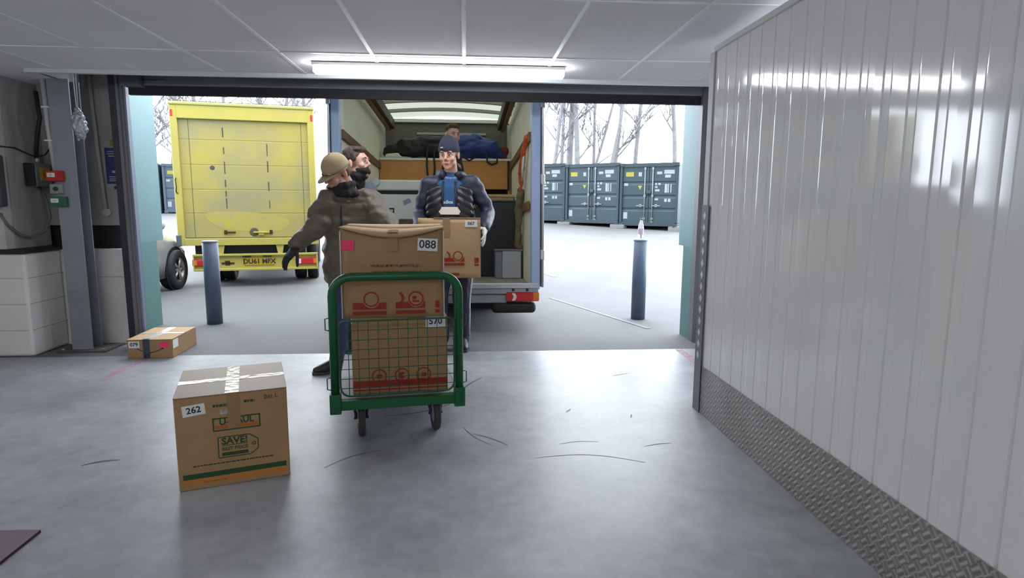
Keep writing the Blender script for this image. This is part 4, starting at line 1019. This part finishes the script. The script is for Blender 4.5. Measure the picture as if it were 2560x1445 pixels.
for i, (x, r, ln, lab) in enumerate(spec): tree(x, 32 + (i % 3) * .6, .7, 13, r * 1.35, ln, 40 + i, lab, nb=(5 if x > 8 else 9), twigs=4)
left = [(-19.8, 'bare tree at the left edge of the doorway view'), (-18.9, 'thin bare tree just left of the yellow truck'), (-17.4, 'bare tree above the left corner of the truck roof'), (-15.8, 'bare tree above the left half of the truck roof'), (-14.0, 'bare tree above the middle of the truck roof'), (-12.4, 'bare tree right of the middle of the truck roof'), (-10.9, 'bare tree above the right corner of the truck roof'), (-9.6, 'bare tree in the gap between truck and van')]
for i, (x, lab) in enumerate(left): tree(x, 38 + (i % 2), .7, 14, .15, random.Random(i).uniform(-.05, .08), 80 + i, lab, nb=20, group='bare winter trees behind the yellow truck', twigs=4)

# ------------------------------------------------------------------ people
SKIN = mk('skin', lin(205, 158, 138), .5, var=.12, vs=14, spec=.35)
SKIN2 = mk('skin_pale', lin(212, 168, 152), .5, var=.12, vs=14, spec=.35)
LIPS = mk('lips', lin(160, 92, 84), .5)
EYEW = mk('eye_white', (.6, .58, .56), .25)
IRIS = mk('iris', (.03, .04, .05), .2)
BROW = mk('brow', lin(92, 66, 48), .8)
DENIM = mk('denim', lin(58, 74, 104), .85, var=.3, vs=9, bump=.1, bs=120)
DENIM2 = mk('denim_dark', lin(44, 54, 74), .85, var=.3, vs=9)
NAVYT = mk('track_navy', lin(34, 38, 58), .7, var=.15, vs=8)
SHOE = mk('shoe_black', (.016, .016, .017), .45)
SOLE = mk('shoe_sole', (.05, .05, .05), .7)

def headM(c, face, upv=(0, 0, 1)):
    y = -V(face).normalized(); z = V(upv) - y * V(upv).dot(y); z.normalize(); x = y.cross(z)
    M = Matrix((x, y, z)).transposed().to_4x4(); M.translation = V(c); return M
def head_prims(bm, M, jaw=1.):
    R3 = M.to_3x3()
    E_ = lambda c, r: ell(bm, M @ V(c), r, R3)
    C_ = lambda a, b, ra, rb: caps(bm, M @ V(a), M @ V(b), ra, rb)
    E_((0, .018, .045), (.074, .094, .082))
    E_((0, -.03, .02), (.064, .062, .075))
    E_((0, -.032, -.04), (.056 * jaw, .060, .062))
    E_((0, -.060, -.080), (.034 * jaw, .032, .030)); E_((0, -.076, -.092), (.020, .018, .018))
    C_((-.036, -.078, .034), (.036, -.078, .034), .015, .015)
    for s_ in (-1, 1):
        E_((s_ * .040, -.062, -.020), (.025, .026, .024))
        E_((s_ * .044, -.02, -.062), (.018, .035, .022))
        E_((s_ * .077, .016, -.004), (.008, .020, .031)); C_((s_ * .082, .022, .018), (s_ * .080, .012, -.028), .008, .008)
        C_((0, -.104, -.018), (s_ * .012, -.094, -.024), .008, .008)
    C_((0, -.088, .022), (0, -.110, -.014), .010, .0115)
    C_((-.016, -.088, -.052), (.016, -.088, -.052), .008, .008); C_((-.014, -.086, -.062), (.014, -.086, -.062), .0085, .0085)
    C_((0, .028, -.04), (0, .038, -.15), .055, .058)
def face_parts(M, parent, brow=BROW, eyes=True):
    R3 = M.to_3x3()
    if eyes:
        for s_ in (-1, 1):
            b = MB(); c = M @ V((s_ * .030, -.0795, .012))
            b.lathe([(.0001, -.0105), (.005, -.0094), (.0092, -.005), (.0105, 0), (.0092, .005), (.005, .0094), (.0001, .0105)], c, R3 @ Matrix.Rotation(PI / 2, 3, 'X'), EYEW, n=12)
            d = M @ V((s_ * .030, -.0893, .011)); b.lathe([(.0056, -.002), (.0056, .0012), (.003, .0016)], d, R3 @ Matrix.Rotation(PI / 2, 3, 'X'), IRIS, n=12)
            b.build('eye', EYEW, parent)
        for s_ in (-1, 1):
            MB().tube([M @ V((s_ * .014, -.0945, .034)), M @ V((s_ * .03, -.0945, .040)), M @ V((s_ * .048, -.084, .033))], [.004, .0045, .003], n=6).build('eyebrow', brow, parent)
            MB().tube([M @ V((s_ * .018, -.0905, .021)), M @ V((s_ * .03, -.0925, .0235)), M @ V((s_ * .043, -.086, .020))], [.0025, .003, .002], n=6).build('eyelid', mk('eyelid', lin(150, 100, 86), .5), parent)
        MB().tube([M @ V((-.022, -.0905, -.056)), M @ V((-.008, -.0965, -.0545)), M @ V((.008, -.0965, -.0545)), M @ V((.022, -.0905, -.056))], [.002, .004, .004, .002], n=6).build('lips', LIPS, parent)
def hand_prims(bm, wrist, fdir, back, thumb, curl=.5, k=1., spread=.1):
    """palm, five separate fingers and a thumb leaving the side of the palm; back = direction out of the back of the hand"""
    y = V(fdir).normalized(); z = V(back) - y * V(back).dot(y); z.normalize(); x = y.cross(z) * thumb
    w = V(wrist)
    T = lambda a, b, c: w + (x * a + y * b + z * c) * k
    hull(bm, [(T(-.026, .022, 0), .014 * k), (T(.024, .022, 0), .015 * k), (T(-.032, .085, 0), .0115 * k), (T(.034, .088, 0), .012 * k), (T(0, .092, .004), .012 * k)])
    caps(bm, T(0, -.03, 0), T(0, .03, 0), .026 * k, .024 * k)
    for i, (ox, L) in enumerate([(.033, .072), (.011, .080), (-.011, .075), (-.031, .058)]):
        p = T(ox, .092, .002); a = 0.; r = .0092 * k
        sp = (ox / .033) * spread
        for q, fr in enumerate((.45, .32, .26)):
            a += curl * (.75, 1.0, .7)[q]
            d = (y * math.cos(a) - z * math.sin(a) + x * sp).normalized()
            n_ = p + d * L * fr * k; caps(bm, p, n_, r, r * .92); p = n_; r *= .92
    p = T(.030, .030, -.006); d = (x * .8 + y * .65 - z * .35).normalized()
    n1 = p + d * .040 * k; n2 = n1 + (d * .6 + y * .5 - z * .25 * (1 + curl)).normalized() * .032 * k; n3 = n2 + (d * .3 + y * .7 - z * .4 * (1 + curl)).normalized() * .026 * k
    caps(bm, p, n1, .013 * k, .011 * k); caps(bm, n1, n2, .011 * k, .010 * k); caps(bm, n2, n3, .010 * k, .0085 * k)
def shoe(name, ankle, toe, parent, m=SHOE):
    a = V(ankle); t = V(toe); d = (t - a); d.z = 0; d.normalize(); z0 = min(t.z, .04)
    heel = V((a.x, a.y, 0)) - d * .055
    gz = t.z - .04
    bm = bmesh.new()
    hull(bm, [(V((heel.x, heel.y, gz + .045)), .036), (V((a.x, a.y, gz + .05)), .04), (V((a.x, a.y, gz + .105)), .040)])
    hull(bm, [(V((a.x, a.y, gz + .05)), .04), (V((a.x, a.y, gz + .09)), .038), (V((t.x, t.y, gz + .036)) - d * .07, .042), (V((t.x, t.y, gz + .032)) - d * .01, .030)])
    s_ = fuse(bm, 'shoe', m, parent, .008, 3)
    n = V((-d.y, d.x, 0)); pts = []
    for u, w in ((-.09, .024), (-.075, .034), (-.02, .036), (.06, .036), ((t - a).length * .7, .044), ((V((t.x, t.y, 0)) - V((a.x, a.y, 0))).length - .01, .038), ((V((t.x, t.y, 0)) - V((a.x, a.y, 0))).length + .022, .018)): pts.append((u, w))
    o = V((a.x, a.y, 0)); poly = [(o + d * u + n * w) for u, w in pts] + [(o + d * u - n * w) for u, w in pts[::-1]]
    MB().prism([(p.x, p.y) for p in poly], Matrix.Translation(V((0, 0, gz + .001))), .022).build('sole', SOLE, s_)
    return s_
def body(root, M, J, bare=(True, True), hands=None, skin=SKIN, jaw=1.):
    """one continuous figure: head, neck, trunk, limbs and hands"""
    bm = bmesh.new(); head_prims(bm, M, jaw)
    nk = V(J['neck']); ch = V(J['chest']); pv = V(J['pelvis'])
    caps(bm, M @ V((0, .035, -.12)), nk, .056, .062)
    hull(bm, [(V(J['shL']), .045), (V(J['shR']), .045), (nk - V((0, 0, .03)), .045), (ch, .10)])
    sd = (V(J['shR']) - V(J['shL'])).normalized()
    hull(bm, [(ch - sd * .06, .11), (ch + sd * .06, .11), (pv - sd * .05 + V((0, 0, .05)), .105), (pv + sd * .05 + V((0, 0, .05)), .105)])
    for s_ in 'LR':
        chain(bm, [(J['sh' + s_], .052), (J['el' + s_], .039), (J['wr' + s_], .028)])
        chain(bm, [(J['hip' + s_], .085), (J['kn' + s_], .056), (J['an' + s_], .040)])
        a, t = V(J['an' + s_]), V(J['toe' + s_]); caps(bm, a - V((0, 0, .03)), a.lerp(t, .72) - V((0, 0, .004)), .030, .018)
    for s_ in 'LR':
        h = (hands or {}).get(s_)
        if h: hand_prims(bm, J['wr' + s_], *h)
    return fuse(bm, 'body', skin, root, .0055, 2)
def glove(root, J, s_, h, m, k=1.12):
    bm = bmesh.new(); hand_prims(bm, J['wr' + s_], *h[:4], k); caps(bm, J['wr' + s_], V(J['wr' + s_]).lerp(V(J['el' + s_]), .22), .032, .036)
    return fuse(bm, 'glove', m, root, .006, 2)
def trousers(root, J, m, r=(.112, .078, .064), break_=True, seed=0):
    bm = bmesh.new(); pv = V(J['pelvis']); sd = (V(J['hipR']) - V(J['hipL'])).normalized()
    hull(bm, [(pv - sd * .07, .11), (pv + sd * .07, .11), (pv - sd * .06 + V((0, 0, .1)), .105), (pv + sd * .06 + V((0, 0, .1)), .105)])
    for s_ in 'LR':
        an = V(J['an' + s_]); chain(bm, [(J['hip' + s_], r[0]), (V(J['hip' + s_]).lerp(V(J['kn' + s_]), .5), r[0] * .88), (J['kn' + s_], r[1]), (an - V((0, 0, .02)), r[2])])
    return fuse(bm, 'trousers', m, root, .011, 3, folds(.010, (7, 7, 11), seed))
def jacket(root, J, m, rb=.135, ra=(.082, .066, .056), hem=.0, seed=0, amp=.014, wr=.96, collar=True, name='jacket', flare=.02):
    bm = bmesh.new(); nk, ch, pv = V(J['neck']), V(J['chest']), V(J['pelvis']); sd = (V(J['shR']) - V(J['shL'])).normalized()
    hull(bm, [(V(J['shL']), .075), (V(J['shR']), .075), (nk - V((0, 0, .02)), .07), (ch - sd * .06, rb), (ch + sd * .06, rb)])
    hp = V((0, 0, -hem))
    hull(bm, [(ch - sd * .065, rb), (ch + sd * .065, rb), (pv - sd * .075 + hp, rb + flare - .015), (pv + sd * .075 + hp, rb + flare - .015)])
    for s_ in 'LR':
        e, w = V(J['el' + s_]), V(J['wr' + s_]); chain(bm, [(J['sh' + s_], ra[0]), (e, ra[1]), (e.lerp(w, wr), ra[2])])
    if collar:
        for k in range(10):
            a = 2 * PI * k / 10; ball(bm, nk + V((.062 * math.cos(a), .06 * math.sin(a), .02)), .03)
    return fuse(bm, name, m, root, .010, 3, folds(amp, (6, 6, 10), seed))
def rel(root_loc, d): return {k: V(v) - V(root_loc) for k, v in d.items()}
def cap_shell(M, parent, name, m, rx, ry, rz, c=(0, .015, .045), zmin=-.01, tilt=0., th=.006, n=24):
    rings = []; K = 9
    for k in range(K + 1):
        a = math.asin(max(-1, min(1, zmin / rz))) + (PI / 2 - .04 - math.asin(max(-1, min(1, zmin / rz)))) * k / K
        rings.append([M @ V((c[0] + rx * math.cos(a) * math.cos(2 * PI * q / n), c[1] + ry * math.cos(a) * math.sin(2 * PI * q / n), c[2] + rz * math.sin(a) + tilt * math.sin(2 * PI * q / n) * math.cos(a))) for q in range(n)])
    return MB().loft(rings, m, cap=True).build(name, m, parent)

# --- person 1: cap and olive jacket, leaning, one arm stretched down to the left
r1 = V((-.92, 4.68, 0))
p1 = thing('person', 'person in tan cap and olive jacket leaning and reaching down left behind the trolley', 'person', r1)
J = rel(r1, dict(neck=(-.885, 4.60, 1.345), chest=(-.845, 4.66, 1.17), pelvis=(-.865, 4.74, .88), shL=(-.995, 4.55, 1.30), shR=(-.715, 4.66, 1.315),
    elL=(-1.09, 4.48, 1.10), wrL=(-1.195, 4.42, .985), elR=(-.585, 4.50, 1.16), wrR=(-.50, 4.22, 1.09),
    hipL=(-.945, 4.72, .86), hipR=(-.785, 4.76, .86), knL=(-.955, 4.63, .47), knR=(-.83, 4.74, .47), anL=(-.985, 4.62, .10), anR=(-.84, 4.86, .10), toeL=(-1.14, 4.56, .04), toeR=(-.92, 4.72, .04)))
M = headM(V((-.925, 4.535, 1.497)) - r1, (-.62, -.60, -.50), (.12, 0, 1))
hL = (V((-.55, -.2, -.72)), V((-.5, -.5, .55)), -1, .25); hR = (V((.3, -.8, -.35)), V((.2, .3, 1)), -1, .35)
body(p1, M, J, hands={'R': hR}, skin=SKIN)
face_parts(M, p1)
OLIVE = mk('olive_jacket', lin(108, 100, 86), .55, var=.3, vs=5, bump=.25, bs=30)
jacket(p1, J, OLIVE, rb=.150, ra=(.10, .085, .062), hem=.10, seed=4, amp=.030, collar=True, flare=.035)
trousers(p1, J, DENIM, seed=2)
glove(p1, J, 'L', hL, mk('glove_black', (.012, .012, .014), .7))
bm = bmesh.new(); nk = V(J['neck'])
for k in range(12):
    a = 2 * PI * k / 12; ball(bm, nk + V((.078 * math.cos(a) - .012, .074 * math.sin(a) - .02, .062 + .02 * math.cos(a))), .030); ball(bm, nk + V((.080 * math.cos(a) - .006, .076 * math.sin(a) - .01, .012)), .036)
fuse(bm, 'collar', mk('collar_black', (.018, .018, .02), .85), p1, .009, 2, folds(.008, (14, 14, 14)))
MB().tube([V(J['chest']) + V((-.045, -.165, .10)), V(J['chest']) + V((-.05, -.172, -.05)), V(J['pelvis']) + V((-.06, -.17, .0)), V(J['pelvis']) + V((-.06, -.165, -.12))], .006, n=6).build('zip', BLACK, p1)
for s_ in 'LR': shoe('shoe', J['an' + s_], J['toe' + s_], p1)
TANC = mk('cap_tan', lin(176, 160, 126), .85, var=.15, vs=10, bump=.1, bs=120)
hat = cap_shell(M, p1, 'cap', TANC, .088, .108, .105, c=(0, .012, .045), zmin=-.012)
MB().lathe([(.009, 0), (.006, .006)], M @ V((0, .012, .148)), M.to_3x3(), n=10).build('cap_button', TANC, hat)
rings = []
for q in range(13):
    a = PI + PI * q / 12; x = .080 * math.cos(a); y0 = .012 + .100 * math.sin(a)
    yb = y0 - .075 * math.sin(PI * q / 12) ; dz = -.022 * math.sin(PI * q / 12); cz_ = .035 - .3 * abs(x) ** 1.5
    rings.append([M @ V((x, y0, cz_)), M @ V((x * .96, yb, cz_ + dz)), M @ V((x * .96, yb, cz_ + dz - .005)), M @ V((x, y0, cz_ - .006))])
MB().loft(rings, TANC).build('brim', TANC, hat)
bm = bmesh.new(); ell(bm, M @ V((0, .05, -.012)), (.074, .066, .045), M.to_3x3())
fuse(bm, 'hair', mk('hair_grey', lin(96, 82, 70), .85), p1, .007, 1, lambda c: .004 * noise.noise(c * 60))

# --- person 2: behind, dark hair, black snood, looking to the right
r2 = V((-.90, 5.10, 0))
p2 = thing('person', 'person with dark hair and black snood over the mouth, standing behind the tan cap', 'person', r2)
J = rel(r2, dict(neck=(-.91, 5.08, 1.43), chest=(-.91, 5.09, 1.24), pelvis=(-.90, 5.12, .93), shL=(-1.03, 4.97, 1.39), shR=(-.82, 5.24, 1.39), elL=(-1.03, 4.93, 1.12), wrL=(-.95, 4.92, .90),
    elR=(-.78, 5.28, 1.13), wrR=(-.62, 5.25, .95), hipL=(-.93, 5.03, .90), hipR=(-.87, 5.21, .90), knL=(-.90, 5.03, .49), knR=(-.84, 5.22, .49), anL=(-.94, 5.04, .10), anR=(-.88, 5.24, .10), toeL=(-.78, 5.00, .04), toeR=(-.72, 5.22, .04)))
M = headM(V((-.868, 5.05, 1.60)) - r2, (.93, -.30, .06))
hL = (V((.5, -.1, -.85)), V((-.3, -.9, .1)), -1, .4); hR = (V((.6, 0, -.7)), V((.1, .9, .3)), 1, .4)
body(p2, M, J, hands={'L': hL, 'R': hR}, skin=SKIN2); face_parts(M, p2)
jacket(p2, J, mk('jacket_slate', lin(92, 98, 110), .6, var=.15, vs=5), rb=.125, ra=(.08, .066, .052), hem=.05, seed=9, amp=.012)
trousers(p2, J, DENIM2, seed=5)
for s_ in 'LR': shoe('shoe', J['an' + s_], J['toe' + s_], p2)
bm = bmesh.new(); R3 = M.to_3x3()
ell(bm, M @ V((0, -.035, -.062)), (.068, .078, .045), R3); ell(bm, M @ V((0, .0, -.10)), (.078, .085, .05), R3); caps(bm, M @ V((0, .02, -.11)), V(J['neck']) + V((0, 0, -.01)), .080, .098)
fuse(bm, 'snood', mk('snood_black', (.012, .012, .013), .85), p2, .008, 2, folds(.007, (18, 18, 22)))
bm = bmesh.new(); ell(bm, M @ V((0, .030, .062)), (.083, .096, .080), R3); ell(bm, M @ V((0, -.035, .105)), (.066, .052, .030), R3); ell(bm, M @ V((0, .075, .005)), (.070, .050, .055), R3)
for s_ in (-1, 1): ell(bm, M @ V((s_ * .073, -.012, .045)), (.012, .022, .036), R3)
fuse(bm, 'hair', mk('hair_dark', lin(82, 68, 60), .7, var=.4, vs=30), p2, .006, 1, lambda c: .006 * noise.noise(c * 38) + .003 * noise.noise(c * 110))

# --- person 3: knitted hat, quilted jacket, carrying a box
r3 = V((-.13, 5.29, 0))
p3 = thing('person', 'person in dark knitted hat and open quilted jacket carrying a pale brown box', 'person', r3)
J = rel(r3, dict(neck=(-.125, 5.29, 1.515), chest=(-.135, 5.30, 1.32), pelvis=(-.12, 5.35, .95), shL=(-.305, 5.29, 1.455), shR=(.055, 5.31, 1.465), elL=(-.395, 5.32, 1.20), wrL=(-.385, 5.09, 1.085),
    elR=(.20, 5.36, 1.215), wrR=(.155, 5.10, 1.075), hipL=(-.21, 5.33, .92), hipR=(-.03, 5.33, .92), knL=(-.225, 5.16, .50), knR=(-.045, 5.26, .47), anL=(-.215, 5.28, .10), anR=(-.035, 5.38, .10), toeL=(-.225, 5.09, .04), toeR=(-.015, 5.20, .04)))
M = headM(V((-.137, 5.215, 1.685)) - r3, (-.24, -.95, -.20))
hL = (V((.04, -.75, -.5)), V((-1, .05, .1)), -1, .15); hR = (V((-.04, -.7, -.55)), V((1, .05, .15)), 1, .18)
body(p3, M, J, hands={'L': hL}, skin=SKIN, jaw=1.05); face_parts(M, p3)
NAVYJ = mk('softshell_navy', lin(46, 52, 74), .5, var=.35, vs=4, bump=.08, bs=50)
bm = bmesh.new(); nk, ch, pv = V(J['neck']), V(J['chest']), V(J['pelvis'])
hull(bm, [(V(J['shL']), .075), (V(J['shR']), .075), (nk + V((0, .04, -.03)), .06), (ch + V((-.09, .05, 0)), .11), (ch + V((.09, .05, 0)), .11)])
hull(bm, [(ch + V((-.085, .045, 0)), .115), (ch + V((.085, .045, 0)), .115), (pv + V((-.10, .03, .10)), .115), (pv + V((.10, .03, .10)), .115)])
for s_ in 'LR': chain(bm, [(J['sh' + s_], .078), (J['el' + s_], .064), (V(J['el' + s_]).lerp(V(J['wr' + s_]), .95), .052)])
for k in range(9):
    a = PI * (-.22 + 1.44 * k / 8); ball(bm, nk + V((.092 * math.cos(a), .075 * math.sin(a) - .01, .012)), .042)
fuse(bm, 'jacket', NAVYJ, p3, .010, 3, folds(.014, (6, 6, 10), 6))
QUILT = mk('quilted_black', (.016, .016, .022), .4, var=.2, vs=6)
for s_ in (-1, 1):
    bm = bmesh.new()
    hull(bm, [(ch + V((s_ * .145, -.055, .07)), .05), (ch + V((s_ * .09, -.075, .08)), .045), (ch + V((s_ * .095, -.105, -.04)), .045), (ch + V((s_ * .145, -.06, -.10)), .06), (pv + V((s_ * .10, -.125, .10)), .05), (pv + V((s_ * .145, -.07, .08)), .06)])
    fuse(bm, 'quilted_panel', QUILT, p3, .007, 3, lambda c, s_=s_: .009 * abs(math.sin((c.z + abs(c.x) * .55) * 52)) - .004)
    MB().tube([ch + V((s_ * .05, -.105, .15)), ch + V((s_ * .055, -.135, .0)), pv + V((s_ * .062, -.17, .12))], .010, n=8).build('jacket_edge', BLACK, p3)
bm = bmesh.new()
hull(bm, [(ch + V((-.05, -.05, .10)), .07), (ch + V((.05, -.05, .10)), .07), (ch + V((-.06, -.045, -.05)), .09), (ch + V((.06, -.045, -.05)), .09)]); caps(bm, nk + V((0, -.01, .0)), nk + V((0, -.02, -.05)), .068, .08)
fuse(bm, 'jumper', mk('jumper_blue', lin(40, 82, 128), .85, var=.1, vs=12, bump=.1, bs=150), p3, .009, 2)
bm = bmesh.new(); hull(bm, [(ch + V((-.06, -.045, -.13)), .093), (ch + V((.06, -.045, -.13)), .093), (pv + V((-.06, -.04, .06)), .10), (pv + V((.06, -.04, .06)), .10)])
fuse(bm, 'jumper_hem', mk('jumper_dark', lin(44, 42, 48), .85, bump=.1, bs=150), p3, .009, 2)
MB().loft([[ch + V((x, -.048 - .0955 * math.sqrt(max(0, 1 - (max(0, abs(x) - .06) / .0955) ** 2)), z)) for x in (-.12, -.09, -.06, -.03, 0, .03, .06, .09, .12)] for z in (-.125, -.105, -.08, -.062)], mk('jumper_white', lin(214, 210, 204), .85), cap=False, close=False).build('white_band', MATS['jumper_white'], p3)
text('lettering', 'adios', .040, front(ch.x - .012, ch.y - .1405, ch.z - .022), mk('letter_pale', lin(186, 200, 212), .7), p3, bold=.001)
bm = bmesh.new()
for k in range(11):
    a = PI + PI * k / 10 * 1.0; ball(bm, nk + V((.070 * math.cos(a), .062 * math.sin(a) - .012, .012 - .035 * abs(math.sin(a)))), .020)
fuse(bm, 'shirt_collar', mk('collar_blue', lin(104, 130, 168), .8), p3, .007, 2)
trousers(p3, J, NAVYT, seed=7)
MB().tube([V(J['hipR']) + V((.105, -.02, 0)), V(J['hipR']).lerp(V(J['knR']), .5) + V((.095, -.03, 0)), V(J['knR']) + V((.077, -.02, 0)), V(J['knR']).lerp(V(J['anR']), .5) + V((.07, -.02, 0)), V(J['anR']) + V((.062, -.01, 0))], .010, n=6).build('side_stripe', WHITE, p3)
glove(p3, J, 'R', hR, mk('glove_pale', lin(206, 204, 200), .8), 1.1)
for s_ in 'LR': shoe('shoe', J['an' + s_], J['toe' + s_], p3)
KNIT = mk('knit_navy', lin(40, 46, 62), .9, bump=.25, bs=140)
hat = cap_shell(M, p3, 'knitted_hat', KNIT, .086, .106, .118, c=(0, .014, .046), zmin=-.012)
MB().lathe([(1.0, -.018), (1.03, -.012), (1.035, .012), (1.01, .022)], (0, 0, 0), None, KNIT, n=28, cap=False)
b = MB(); ring = []
for z, k in ((-.022, 1.0), (-.016, 1.035), (.014, 1.04), (.022, 1.0)): ring.append([M @ V((.085 * k * math.cos(2 * PI * q / 28), .014 + .104 * k * math.sin(2 * PI * q / 28), .046 + z + .012 * math.sin(2 * PI * q / 28) * -1)) for q in range(28)])
b.loft(ring, KNIT, cap=False).build('turn_up', mk('knit_dark', lin(34, 34, 44), .9, bump=.25, bs=140), hat)
MB().box(M @ V((-.03, -.094, .075)), (.022, .006, .010), None, 0, M.to_3x3()).build('small_mark', mk('mark_pale', lin(170, 160, 165), .6), hat)

# --- person 4: standing inside the van
r4w = VM @ V((.125, 1.15, 0.001)); r4 = V(r4w)
p4 = thing('person', 'person with short ginger hair standing inside the van behind the knitted hat', 'person', r4)
o4 = V((-.155, r4.y, r4.z)); D = lambda x, y, z: V((x, y, z)) + V((-.14 - r4.x, 0, 0)) + V((r4.x * 0, 0, 0))
J = dict(neck=(0, .02, 1.47), chest=(.0, .02, 1.27), pelvis=(0, .04, .94), shL=(-.05, -.13, 1.40), shR=(.035, .19, 1.40), elL=(-.06, -.20, 1.12), wrL=(.06, -.24, .92), elR=(.05, .25, 1.12), wrR=(.17, .16, .95),
    hipL=(-.02, -.05, .91), hipR=(.02, .13, .91), knL=(.0, -.06, .5), knR=(.04, .13, .5), anL=(-.04, -.06, .10), anR=(-.0, .14, .10), toeL=(.12, -.09, .04), toeR=(.16, .11, .04))
dx = -.145 - r4.x; J = {k: V(v) + V((dx, 0, 0)) for k, v in J.items()}
M = headM(V((dx, -.045, 1.645)), (.42, -.88, -.12), (.06, 0, 1))
hL = (V((.5, -.1, -.8)), V((-.2, -.9, .1)), -1, .4); hR = (V((.5, 0, -.8)), V((.1, .9, .1)), 1, .4)
body(p4, M, J, hands={'L': hL, 'R': hR}, skin=SKIN2, jaw=1.1); face_parts(M, p4, mk('brow_ginger', lin(120, 84, 60), .8))
jacket(p4, J, mk('top_black', (.014, .014, .018), .75), rb=.118, ra=(.076, .062, .046), hem=-.02, seed=12, amp=.010)
trousers(p4, J, NAVYT, seed=13)
for s_ in 'LR': shoe('shoe', J['an' + s_], J['toe' + s_], p4)
R3 = M.to_3x3(); bm = bmesh.new(); ell(bm, M @ V((0, .026, .060)), (.078, .092, .078), R3); ell(bm, M @ V((0, -.028, .103)), (.062, .050, .030), R3); ell(bm, M @ V((0, .075, .015)), (.066, .042, .05), R3)
fuse(bm, 'hair', mk('hair_ginger', lin(104, 72, 50), .8, var=.3, vs=30), p4, .006, 1, lambda c: .0035 * noise.noise(c * 80))
